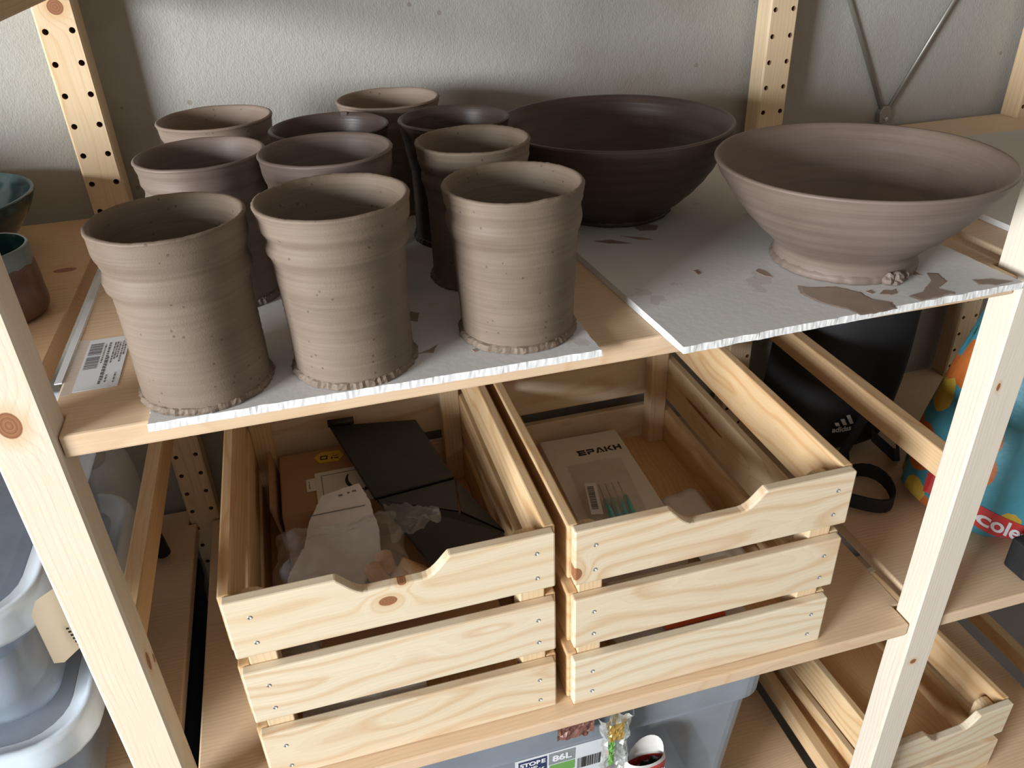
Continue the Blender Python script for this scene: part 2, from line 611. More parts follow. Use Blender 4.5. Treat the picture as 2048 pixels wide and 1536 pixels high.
# ------------------------------------------------------------------ shelf frames
def post_mesh(name, mat, parent, x, y, flip, bottom=FLOOR + 0.001, top=0.72):
    """upright with two columns of drilled peg holes on one face (local -Y when not flipped)"""
    h, c = PW / 2, 0.0022
    mb = MB()
    zc = 0.5 * (bottom + top)
    a, r, dep = 0.0129, 0.0031, 0.014
    ks = []
    k = -20
    while True:
        z = HOLE0 - 0.032 * k
        if z < bottom + 0.02:
            break
        if z < top - 0.02:
            ks.append(z)
        k += 1
    ks.sort()
    fx0, fx1 = -h + c, h - c
    # front face (y = 0) as cells around the holes
    zs = [bottom] + [0.5 * (p + q) for p, q in zip(ks[:-1], ks[1:])] + [top]
    N = 16
    for i, z in enumerate(ks):
        for cx, x0, x1 in ((-a, fx0, 0.0), (a, 0.0, fx1)):
            z0, z1 = zs[i], zs[i + 1]
            circ = [(cx + r * math.cos(2 * math.pi * j / N), z + r * math.sin(2 * math.pi * j / N)) for j in range(N)]
            sq = []
            for j in range(N):
                t = 2 * math.pi * j / N
                dx, dz = math.cos(t), math.sin(t)
                s = 1e9
                if abs(dx) > 1e-9:
                    s = min(s, ((x1 - cx) if dx > 0 else (x0 - cx)) / dx)
                if abs(dz) > 1e-9:
                    s = min(s, ((z1 - z) if dz > 0 else (z0 - z)) / dz)
                sq.append([cx + dx * s, z + dz * s])
            # snap the diagonal samples to the cell corners
            for corner in ((x1, z1), (x0, z1), (x0, z0), (x1, z0)):
                j = min(range(N), key=lambda q: (sq[q][0] - corner[0]) ** 2 + (sq[q][1] - corner[1]) ** 2)
                sq[j] = list(corner)
            vs_ = [(p[0], 0, p[1]) for p in circ] + [(p[0], 0, p[1]) for p in sq]
            mb.slot = 0
            mb.add(vs_, [(j, (j + 1) % N, N + (j + 1) % N, N + j) for j in range(N)])
            mb.slot = 1
            vs_ = [(p[0], 0, p[1]) for p in circ] + [(p[0], dep, p[1]) for p in circ]
            mb.add(vs_, [((j + 1) % N, j, N + j, N + (j + 1) % N) for j in range(N)] + [tuple(range(N, 2 * N))])
    mb.slot = 0
    sec = [(fx1, 0), (h, c), (h, PD - c), (h - c, PD), (-h + c, PD), (-h, PD - c), (-h, c), (fx0, 0)]
    vs_ = [(px, py, bottom) for px, py in sec] + [(px, py, top) for px, py in sec]
    n = len(sec)
    mb.add(vs_, [(i, i + 1, n + i + 1, n + i) for i in range(n - 1)] + [tuple(range(n)), tuple(range(2 * n - 1, n - 1, -1))])
    mb.v = [(p[0], p[1], p[2] - zc) for p in mb.v]
    o = mb.build(name, [mat, M['hole']], parent)
    o.location = (x, y, zc)
    if flip:
        o.rotation_euler = (0, 0, math.pi)
    return o


ZC = 0.5 * (FLOOR + 0.001 + 0.72)


def side_frame(x, label, mats):
    root = empty('shelf_side_frame', (x, 0, FLOOR + 0.001))
    tag(root, label, 'shelf frame', 'ladder shaped side frames of the shelving')
    zb = -(FLOOR + 0.001)
    f = post_mesh('front_post', mats[0], root, 0, PD, True)
    f.location.z += zb
    r = post_mesh('rear_post', mats[1], root, 0, YR, False)
    r.location.z += zb
    for z0, z1 in ((0.2405, 0.275), (-0.260, -0.2255), (-0.8755, -0.845)):
        MB().box(-0.009, PD - 0.004, z0 + zb, 0.009, YR + 0.004, z1 + zb).build('rung', M['rung'], root, bevel=0.002, center=True)
    return root


# knots: object space of a post: z relative to ZC, x flips on front posts
post_lf = pine('pine_post_left_front', 'Z', [(0.0179 - ZC, 0.0028, 0.0105, 0.0078, 'X'), (-0.2383 - ZC, 0.0198, 0.010, 0.0042, 'Y'), (-0.2509 - ZC, 0.0053, 0.005, 0.0025, 'Y')], ring=0.0042, wob=0.012, light=(0.83, 0.75, 0.62), dark=(0.73, 0.58, 0.43))
post_lr = pine('pine_post_left_rear', 'Z', [(0.2304 - ZC, 0.0032, 0.0075, 0.0078, 'X')], ring=0.004, wob=0.010)
post_rf = pine('pine_post_right_front', 'Z', [(-0.118 - ZC, 0.0096, 0.0045, 0.0020, 'X'), (-0.517 - ZC, 0.0044, 0.0040, 0.0042, 'X')], ring=0.0042, wob=0.012, light=(0.79, 0.72, 0.61), dark=(0.67, 0.53, 0.41))
side_frame(XL, 'pale pine ladder frame left of the clay cups, its front post crossing the lower left', (post_lf, post_lr))
side_frame(XR, 'pale pine ladder frame between the two slatted crates and the bags', (post_rf, M['pineZ']))
side_frame(XF, 'pine ladder frame at the far right edge beyond the metal cross brace', (M['pineZ'], M['pineZ']))


# ------------------------------------------------------------------ shelves
def shelf(x0, x1, z, label, knot=None, y0=0.005, notch=(True, True)):
    """solid pine shelf with corner notches where it passes behind and between the posts"""
    ya, yb = y0, YR + PD - 0.001
    nl = 0.0115
    yn0, yn1 = PD + 0.0035, YR - 0.0035
    pts = []
    pts += [(x0 + nl, ya), (x1 - nl, ya), (x1 - nl, yn0), (x1, yn0), (x1, yn1), (x1 - nl, yn1), (x1 - nl, yb), (x0 + nl, yb), (x0 + nl, yn1), (x0, yn1), (x0, yn0), (x0 + nl, yn0)]
    m_ = M['pineXs'] if knot is None else knot
    o = MB().prism(pts, lambda a, b, h: (a, b, h), z - TH, z).build('shelf_board', m_, bevel=0.002, center=True)
    tag(o, label, 'shelf', 'pine shelf boards')
    return o


k_main = pine('pine_shelf_main', 'X', light=(0.80, 0.64, 0.45), dark=(0.66, 0.42, 0.25), ring=0.005, wob=0.022, deep=0.05)
shelf(0.0095, 0.8405, Z1, 'pine shelf board carrying the clay cups and bowls')
shelf(0.0107, 0.8407, Z2, 'pine shelf board under the two large slatted crates')
shelf(0.0107, 0.8407, Z3, 'low pine shelf board under the cloudy plastic tub')
shelf(0.0107, 0.8407, 0.448, 'pine shelf board over the clay cups, unseen, added for shade')  # this and the next two boards are unseen, added to shade the shelves below
shelf(XR + 0.0107, XF - 0.0107, 0.448, 'narrow pine shelf board over the grey board at right, unseen, added for shade')
shelf(-0.8405, -0.0107, 0.448, 'pine shelf board over the glazed bowl at left, unseen, added for shade')
k_left = pine('pine_shelf_left', 'X', [(0.3938, 0.082, 0.011, 0.006, 'Y')], light=(0.66, 0.44, 0.26), dark=(0.52, 0.29, 0.13), ring=0.006, wob=0.02, deep=0.05)
shelf(-0.8405, -0.0107, Z1, 'pine shelf board at left holding the glazed green bowl and cup', knot=k_left)
shelf(-0.8405, -0.0107, Z2, 'pine shelf board at left under the stacked clear boxes')
shelf(XR + 0.0107, XF - 0.0107, Z1, 'narrow pine shelf board at right with a grey board on it')
shelf(XR + 0.0107, XF - 0.0107, Z2, 'narrow pine shelf board at right under the black bag and fruit print bag')
shelf(XR + 0.0107, XF - 0.0107, Z3, 'narrow low pine shelf board at right under the small crate')


# ------------------------------------------------------------------ fibre cement boards
def ragged_board(label, corners, z0, t, rough_edges, seed):
    """corners ccw from front left; edges listed in rough_edges get a broken, chipped outline"""
    rnd = random.Random(seed)
    top, bot = [], []
    n = len(corners)
    for e in range(n):
        a, b = Vector(corners[e]), Vector(corners[(e + 1) % n])
        L = (b - a).length
        d = (b - a).normalized()
        nn = Vector((d.y, -d.x))
        steps = max(2, int(L / (0.0022 if e in rough_edges else 0.02)))
        for i in range(steps):
            s = i / steps
            p = a.lerp(b, s)
            if e in rough_edges:
                w1 = nz(s * L * 70, seed) * 0.0013 + rnd.uniform(-0.00028, 0.00028)
                w2 = nz(s * L * 50, seed + 9) * 0.0010 + rnd.uniform(-0.00022, 0.00022)
            else:
                w1 = w2 = nz(s * L * 30, seed) * 0.0004
            if i == 0:
                w1 = w2 = 0
            top.append((p.x + nn.x * (w1 - 0.0007), p.y + nn.y * (w1 - 0.0007)))
            bot.append((p.x + nn.x * (w2 + 0.0005), p.y + nn.y * (w2 + 0.0005)))
    k = len(top)
    mb = MB()
    vs_ = [(p[0], p[1], z0) for p in bot] + [(p[0], p[1], z0 + t) for p in top]
    mb.add(vs_, [tuple(range(k - 1, -1, -1)), tuple(range(k, 2 * k))])
    mb.slot = 1
    mb.f += [(i, (i + 1) % k, k + (i + 1) % k, k + i) for i in range(k)]
    mb.mi += [1] * k
    o = mb.build('cement_board', [M['cement'], M['cement_edge']])
    tag(o, label, 'board', 'grey fibre cement boards')
    return o


BT = 0.006
board_l = ragged_board('grey fibre cement board under the ten clay cups', [(0.0825, -0.0085), (0.4187, -0.0115), (0.4150, 0.468), (0.0840, 0.466)], 0.0003, BT - 0.0003, (0, 1, 3), 3)
board_r = ragged_board('grey fibre cement board with brown clay smears under the two bowls', [(0.4797, -0.0285), (0.8115, -0.0180), (0.7955, 0.438), (0.4530, 0.425)], 0.0003, BT - 0.0003, (0, 1), 5)
board_f = ragged_board('plain grey board lying on the narrow right shelf behind the large bowl', [(0.905, 0.03), (1.265, 0.03), (1.265, 0.398), (0.905, 0.400)], 0.0003, BT - 0.0003, (0,), 8)


def smear(parent, pts, seed, h=0.0004):
    """thin dried slip patch with a feathered outline"""
    c = Vector((sum(p[0] for p in pts) / len(pts), sum(p[1] for p in pts) / len(pts)))
    out = []
    n = len(pts)
    for i in range(n):
        a, b = Vector(pts[i]), Vector(pts[(i + 1) % n])
        st = max(2, int((b - a).length / 0.003))
        for k in range(st):
            p = a.lerp(b, k / st)
            d = (p - c)
            p = p + d.normalized() * (nz(p.x * 300, p.y * 300, seed) * 0.0016)
            out.append(p)
    k = len(out)
    vs_ = [(p.x, p.y, BT + 0.00005) for p in out] + [(c.x + (p.x - c.x) * 0.9, c.y + (p.y - c.y) * 0.9, BT + h) for p in out]
    mb = MB().add(vs_, [(i, (i + 1) % k, k + (i + 1) % k, k + i) for i in range(k)] + [tuple(range(k, 2 * k))])
    return mb.build('clay_smear', M['smear'], parent)


smear(board_r, [(0.625, 0.043), (0.632, 0.036), (0.655, 0.030), (0.668, 0.012), (0.668, -0.002), (0.680, -0.014), (0.676, -0.0255), (0.655, -0.027), (0.640, -0.026), (0.637, -0.014), (0.622, 0.006), (0.618, 0.028)], 1)
smear(board_r, [(0.700, -0.0085), (0.716, -0.006), (0.722, -0.0005), (0.740, 0.012), (0.748, 0.028), (0.757, 0.024), (0.752, 0.006), (0.733, -0.004), (0.742, -0.0165), (0.722, -0.018), (0.704, -0.0195)], 2)
smear(board_r, [(0.774, 0.0020), (0.792, -0.003), (0.805, -0.0135), (0.784, -0.0145), (0.772, -0.009)], 3)
smear(board_r, [(0.606, 0.084), (0.612, 0.088), (0.616, 0.078), (0.614, 0.066), (0.609, 0.070)], 4)
smear(board_r, [(0.554, 0.104), (0.559, 0.106), (0.558, 0.096), (0.554, 0.094)], 5)
smear(board_r, [(0.680, 0.003), (0.688, 0.010), (0.694, 0.006), (0.700, 0.008), (0.696, 0.000), (0.688, -0.002)], 6)
smear(board_r, [(0.672, 0.012), (0.678, 0.013), (0.679, 0.007), (0.674, 0.006)], 7)
smear(board_r, [(0.735, 0.036), (0.741, 0.034), (0.739, 0.024), (0.735, 0.027)], 8)
smear(board_r, [(0.493, 0.208), (0.510, 0.206), (0.529, 0.188), (0.520, 0.190), (0.506, 0.196)], 9)
smear(board_r, [(0.524, 0.212), (0.544, 0.200), (0.553, 0.190), (0.540, 0.194)], 10)
smear(board_r, [(0.548, 0.232), (0.562, 0.238), (0.574, 0.226), (0.566, 0.214), (0.550, 0.218)], 11)
smear(board_r, [(0.758, 0.085), (0.772, 0.094), (0.779, 0.110), (0.770, 0.112)], 12)
smear(board_l, [(0.278, 0.094), (0.288, 0.108), (0.294, 0.102), (0.290, 0.086)], 13)
smear(board_l, [(0.262, 0.070), (0.268, 0.080), (0.279, 0.082), (0.272, 0.070)], 14)
smear(board_l, [(0.280, 0.030), (0.290, 0.034), (0.298, 0.040), (0.292, 0.028)], 15)
smear(board_l, [(0.322, 0.022), (0.325, 0.024), (0.326, 0.019), (0.323, 0.018)], 16)


# ------------------------------------------------------------------ clay cups and bowls
def densify(pts, step=0.0016):
    out = []
    for (r0, z0), (r1, z1) in zip(pts[:-1], pts[1:]):
        d = math.hypot(r1 - r0, z1 - z0)
        k = max(1, int(d / step))
        for i in range(k):
            out.append((r0 + (r1 - r0) * i / k, z0 + (z1 - z0) * i / k))
    out.append(pts[-1])
    return out


def smooth_prof(pts, it=2):
    for _ in range(it):
        q = [pts[0]]
        for (r0, z0), (r1, z1) in zip(pts[:-1], pts[1:]):
            q.append((r0 * 0.75 + r1 * 0.25, z0 * 0.75 + z1 * 0.25))
            q.append((r0 * 0.25 + r1 * 0.75, z0 * 0.25 + z1 * 0.75))
        q.append(pts[-1])
        pts = q
    return pts


def cup(cx, cy, H, rr, rb, mat, label, seed, ridges=((0.725, 0.0022), (0.86, 0.0012)), rough_rim=True, ragged=True, tab=None, rot=0.0, prof=None):
    """thrown cylinder: straight wall, two ridges below a flared rim"""
    zb = BT + 0.0002
    root = empty('clay_cup', (cx, cy, zb))
    tag(root, label, 'cup', 'unfired clay cups on the grey board')
    h = H - zb
    t = 0.0052

    def rad(f):
        if prof is not None:
            z = f * h + zb
            pp_ = [(zb, prof[0][1])] + list(prof)
            for (za, ra), (zc_, rc_) in zip(pp_[:-1], pp_[1:]):
                if z <= zc_ or zc_ == pp_[-1][0]:
                    q = min(1.0, max(0.0, (z - za) / max(1e-6, zc_ - za)))
                    q = q * q * (3 - 2 * q)
                    return ra + (rc_ - ra) * q + 0.00010 * math.sin(f * 150 + seed) + 0.0002 * nz(f * 34, seed)
        base = rb * (1.0 - 0.012 * math.sin(f * math.pi)) if f < 0.62 else rb
        fl_ = max(0.0, (f - 0.58) / 0.42)
        r = base + (rr - rb) * (fl_ ** 1.25)
        for rf, am in ridges:
            x = (f - rf) / 0.035
            r += am * (math.exp(-x * x) if x < 0 else math.exp(-x * x * 0.7))
            x2 = (f - rf - 0.075) / 0.03
            r -= am * 0.55 * math.exp(-x2 * x2)
        r += 0.00012 * math.sin(f * 130 + seed) + 0.0003 * nz(f * 30, seed)
        return r
    outer = [(0.0, 0.0), (rb * 0.55, 0.0), (rb * 0.985, 0.0), (rb + 0.0002, 0.0012)]
    N = 74
    for i in range(1, N + 1):
        f = i / N
        if f * h > 0.0022:
            outer.append((rad(f), f * h - (0.0014 if i == N else 0)))
    rim = [(rr - 0.0008, h - 0.0002), (rr - 0.0022, h + 0.0004), (rr - 0.0038, h - 0.0004), (rr - 0.0050, h - 0.0022)]
    inner = []
    for i in range(26, 0, -1):
        f = 0.09 + (0.955 - 0.09) * i / 26
        fl_ = max(0.0, (f - 0.62) / 0.38)
        inner.append((rb - t + (rr - rb) * fl_ ** 1.2 + 0.0003 * math.sin(f * 75 + seed), f * h))
    inner += [(rb - t - 0.004, 0.0085), (rb - t - 0.012, 0.007), (rb * 0.4, 0.0066), (0.0, 0.0066)]
    prof = outer + rim + inner
    no, nr = len(outer), len(rim)

    def fn(j, r, z, tt):
        c, s = math.cos(tt), math.sin(tt)
        wob_ = 0.0007 * nz(c * 1.3, s * 1.3, seed * 3.1 + z * 6)
        r2 = r + wob_
        z2 = z
        if j > no - 3 and j < no + nr:
            z2 += 0.0006 * nz(c * 2, s * 2, seed + 4)
            if rough_rim:
                z2 += 0.00055 * nz(c * 26, s * 26, seed + 11)
                r2 += 0.0004 * nz(c * 30, s * 30, seed + 15)
        return r2, z2
    body = MB().lathe(prof, 112, fn).build('wall', mat, root, smooth=True)
    body.rotation_euler = (0, 0, rot)
    if ragged:
        rnd = random.Random(seed)
        n = 132
        ring = []
        pr = [(rb - 0.0012, 0.0002), (rb + 0.0026, 0.0002), (rb + 0.0030, 0.0022), (rb + 0.0016, 0.0046), (rb + 0.0001, 0.0056), (rb - 0.0012, 0.0050)]
        jit = [rnd.uniform(-1, 1) for _ in range(n)]

        def fr(j, r, z, tt):
            k = int(round(tt / (2 * math.pi) * n)) % n
            c, s = math.cos(tt), math.sin(tt)
            a = 0.0011 * nz(c * 9, s * 9, seed + 2) + 0.0006 * jit[k]
            if j in (1, 2, 3):
                return r + a + (0.0006 * jit[(k * 7) % n] if j == 2 else 0), z + (0.0012 * nz(c * 14, s * 14, seed + 5) + 0.0004 * jit[(k * 3) % n] if j == 3 else 0)
            return r, z + (0.0008 * nz(c * 11, s * 11, seed) if j >= 4 else 0)
        MB().lathe(pr, n, fr).build('ragged_foot', mat, root, smooth=False)
    if tab is not None:
        c, s = math.cos(tab), math.sin(tab)
        p0 = Vector((c * (rr - 0.003), s * (rr - 0.003), h - 0.004))
        tn = Vector((-s, c, 0))
        rad_ = Vector((c, s, 0))
        vs_ = []
        for dz, wd in ((-0.010, 0.0030), (-0.002, 0.0040), (0.0052, 0.0036)):
            for a, b in ((-1, -1), (1, -1), (1, 1), (-1, 1)):
                vs_.append(p0 + tn * (a * wd) + rad_ * (b * 0.0016 - 0.001) + Vector((0, 0, dz)))
        fs_ = [(0, 1, 2, 3), (8, 11, 10, 9)]
        for q in (0, 4):
            fs_ += [(q + i, q + 4 + i, q + 4 + (i + 1) % 4, q + (i + 1) % 4) for i in range(4)]
        MB().add(vs_, fs_).build('clay_scrap', mat, root, bevel=0.0008)
    return root


cup(0.1219, 0.0403, 0.1355, 0.0524, 0.0458, M['clay'], 'pale brown clay cup in the front row nearest the barcode sticker', 1, prof=[(.0113,.0466),(.0286,.0466),(.0509,.0463),(.0735,.0460),(.0875,.0462),(.0905,.0470),(.0940,.0491),(.0990,.0497),(.1035,.0484),(.1075,.0476),(.1128,.0491),(.1180,.0510),(.1224,.0514),(.1312,.0515),(.1355,.0524)])
cup(0.2325, 0.0387, 0.1370, 0.0548, 0.0455, M['clay'], 'pale brown clay cup in the middle of the front row, over the left crate', 2, prof=[(.0127,.0457),(.0391,.0457),(.0674,.0468),(.0879,.0478),(.0955,.0480),(.0998,.0492),(.1035,.0511),(.1075,.0520),(.1110,.0513),(.1148,.0499),(.1180,.0516),(.1216,.0535),(.1300,.0540),(.137,.0548)])
cup(0.3674, 0.0496, 0.1284, 0.0543, 0.0458, M['clay'], 'sandy brown clay cup at the right end of the front row', 3, prof=[(.0111,.0458),(.0312,.0463),(.0500,.0472),(.0700,.0482),(.0847,.0489),(.0905,.0493),(.0955,.0513),(.1005,.0525),(.1050,.0524),(.1090,.0513),(.1132,.0515),(.1172,.0530),(.1284,.0543)])
cup(0.1360, 0.2060, 0.1350, 0.0545, 0.0465, M['clay_bowl'], 'clay cup with shiny ridges behind the front left cup', 4, ((0.74, 0.0020), (0.84, 0.0010)), rough_rim=False)
cup(0.2380, 0.1570, 0.1400, 0.0552, 0.0470, M['clay_bowl'], 'clay cup with a nicked inner rim behind the middle front cup', 5, ((0.74, 0.0010), (0.88, 0.0006)), rough_rim=False)
cup(0.3650, 0.1700, 0.1320, 0.0508, 0.0440, M['clay'], 'slim clay cup with dark damp lower half behind the right front cup', 6, ((0.74, 0.0012), (0.88, 0.0006)))
cup(0.1415, 0.3664, 0.1300, 0.0576, 0.0480, M['clay2'], 'light pinkish clay cup at the back left against the wall', 7, ((0.78, 0.0018), (0.88, 0.0008)), rough_rim=False)
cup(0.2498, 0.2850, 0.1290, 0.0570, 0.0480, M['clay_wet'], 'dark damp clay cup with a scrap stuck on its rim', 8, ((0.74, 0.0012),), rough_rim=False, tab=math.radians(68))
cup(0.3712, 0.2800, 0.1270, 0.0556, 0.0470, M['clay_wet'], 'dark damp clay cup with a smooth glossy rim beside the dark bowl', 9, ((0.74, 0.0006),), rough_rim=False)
cup(0.3235, 0.4040, 0.1260, 0.0574, 0.0480, M['clay2'], 'light pinkish clay cup farthest back, at the middle of the wall', 10, ((0.80, 0.0012),), rough_rim=False)


def bowl(name, cx, cy, prof_out, t, mat, label, seed, zb, foot=None, ripple=0.0006, floor_z=0.018, group='unfired clay bowls'):
    root = empty(name, (cx, cy, zb))
    tag(root, label, 'bowl', group)
    po = smooth_prof(prof_out, 2)
    rr, h = po[-1]
    outer = [(0.0, 0.0), (po[0][0] * 0.6, 0.0)] + densify(po, 0.0022)
    rim = [(rr - t * 0.25, h + t * 0.30), (rr - t * 0.65, h + t * 0.28), (rr - t * 0.95, h - t * 0.1)]
    inner = []
    for r, z in reversed(densify(po, 0.003)):
        if z > floor_z + 0.004 and z < h - t * 0.6:
            inner.append((r - t * 1.1 - 0.001 + ripple * math.sin(z * 420 + seed), z))
    lr = inner[-1][0] if inner else rr * 0.5
    inner += [(lr * 0.92, floor_z + 0.001), (lr * 0.75, floor_z - 0.002), (lr * 0.4, floor_z - 0.004), (0.0, floor_z - 0.004)]

    def fn(j, r, z, tt):
        c, s = math.cos(tt), math.sin(tt)
        k = min(1.0, z / 0.02)
        return r + k * (0.0009 * nz(c, s, seed) + ripple * 0.55 * math.sin(z * 520 + seed + 0.6 * math.sin(tt))), z + 0.0006 * k * nz(c * 1.5, s * 1.5, seed + 3)
    MB().lathe(outer + rim + inner, 128, fn).build('wall', mat, root, smooth=True)
    if foot:
        rb, seed2 = foot
        rnd = random.Random(seed2)
        n = 150
        jit = [rnd.uniform(-1, 1) for _ in range(n)]
        pr = [(rb - 0.004, 0.0002), (rb + 0.0005, 0.0002), (rb + 0.0022, 0.002), (rb + 0.0012, 0.0055), (rb - 0.0015, 0.0085), (rb - 0.005, 0.0095)]

        def fr(j, r, z, tt):
            k = int(round(tt / (2 * math.pi) * n)) % n
            c, s = math.cos(tt), math.sin(tt)
            if 1 <= j <= 4:
                return r + 0.0014 * nz(c * 8, s * 8, seed2) + 0.0004 * jit[k], z + (0.0012 * nz(c * 12, s * 12, seed2 + 4) if j > 2 else 0)
            return r, z
        MB().lathe(pr, n, fr).build('ragged_foot', mat, root, smooth=True)
    return root


bowl_b = bowl('clay_bowl', 0.6993, 0.0850,
     [(0.0640, 0.0), (0.0648, 0.004), (0.0635, 0.012), (0.0660, 0.020), (0.0760, 0.0285), (0.0890, 0.041), (0.1035, 0.058), (0.1160, 0.0745), (0.1245, 0.088), (0.1270, 0.0945)],
     0.0058, M['clay_bowl'], 'wide light brown clay bowl at right, its foot ringed by ragged clay', 21, BT + 0.0002, foot=(0.0645, 5))
# lump of trimmed clay at the front of the foot
mb = MB()
for k, (ax, ay, az, s) in enumerate(((0.700, 0.0195, 0.006, 0.006), (0.7075, 0.018, 0.007, 0.0055), (0.7125, 0.0205, 0.0045, 0.005), (0.705, 0.0155, 0.003, 0.004), (0.719, 0.0222, 0.005, 0.0045))):
    pts = []
    for i in range(6):
        for j in range(10):
            th, ph_ = math.pi * (i + 0.5) / 6, 2 * math.pi * j / 10
            d = Vector((math.sin(th) * math.cos(ph_), math.sin(th) * math.sin(ph_), math.cos(th)))
            q = d * s * (1 + 0.45 * nz(d.x * 2 + k * 5, d.y * 2, d.z * 2))
            pts.append((ax - 0.6993 + q.x, ay - 0.085 + q.y, max(0.0003, az + q.z - BT + 0.004)))
    mb.add(pts, [(i * 10 + j, i * 10 + (j + 1) % 10, (i + 1) * 10 + (j + 1) % 10, (i + 1) * 10 + j) for i in range(5) for j in range(10)] + [tuple(range(10)), tuple(range(59, 49, -1))])
mb.build('clay_lump', M['clay_bowl'], bowl_b)
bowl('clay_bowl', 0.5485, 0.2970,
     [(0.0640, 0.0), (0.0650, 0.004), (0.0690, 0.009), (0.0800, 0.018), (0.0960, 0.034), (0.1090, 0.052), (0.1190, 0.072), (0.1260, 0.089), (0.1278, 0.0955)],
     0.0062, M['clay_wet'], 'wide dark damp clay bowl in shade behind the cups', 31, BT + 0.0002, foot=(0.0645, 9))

# glazed pieces on the left shelf
gb = bowl('glazed_bowl', -0.152, 0.385, [(0.045, 0.0), (0.047, 0.006), (0.060, 0.016), (0.082, 0.036), (0.097, 0.058), (0.1015, 0.070)], 0.005, M['glaze'],
          'dark green glazed bowl cut off by the left edge', 41, 0.0003, ripple=0.0002, group='glazed pots on the left shelf')
for (px_, py_, pr_, ph2, lab_) in ((-0.262, 0.118, 0.098, 0.125, 'wide unseen glazed planter added to shade the left shelf, nearest the dark green bowl'), (-0.485, 0.150, 0.105, 0.135, 'tall unseen glazed planter added for shade farther along the left shelf'), (-0.400, 0.370, 0.100, 0.130, 'glazed planter at the back of the left shelf')):  # planters out of view, added to throw shade on the left shelf and wall
    bowl('shade_planter', px_, py_, [(pr_ * 0.62, 0.0), (pr_ * 0.66, 0.004), (pr_ * 0.76, ph2 * 0.3), (pr_ * 0.88, ph2 * 0.65), (pr_ * 0.97, ph2 * 0.92), (pr_, ph2)], 0.006, M['cupglaze'], lab_, 50 + ph2, 0.0003, ripple=0.0003, group='glazed pots on the left shelf')
cr_ = empty('glazed_cup', (-0.0655, 0.2350, 0.0003))
tag(cr_, 'squat brown cup with pale grey lip and dark green inside, at the left edge', 'cup', 'glazed pots on the left shelf')
po = [(0.0, 0.0), (0.030, 0.0), (0.0375, 0.002), (0.0405, 0.008), (0.0415, 0.018), (0.0408, 0.030), (0.0395, 0.042), (0.0392, 0.050), (0.0395, 0.058), (0.0398, 0.0645)]
MB().lathe([(0.0, 0.0)] + densify(smooth_prof(po[1:], 1), 0.002) + [(0.0388, 0.0658), (0.0372, 0.0655)], 72, lambda j, r, z, t: (r + 0.0009 * nz(math.cos(t) * 2, math.sin(t) * 2, z * 60), z)).build('outside', M['cupglaze'], cr_, smooth=True)
MB().lathe([(0.0372, 0.0655), (0.0358, 0.062), (0.0352, 0.050), (0.0355, 0.030), (0.033, 0.012), (0.022, 0.007), (0.0, 0.006)], 72).build('inside', M['glaze'], cr_, smooth=True)


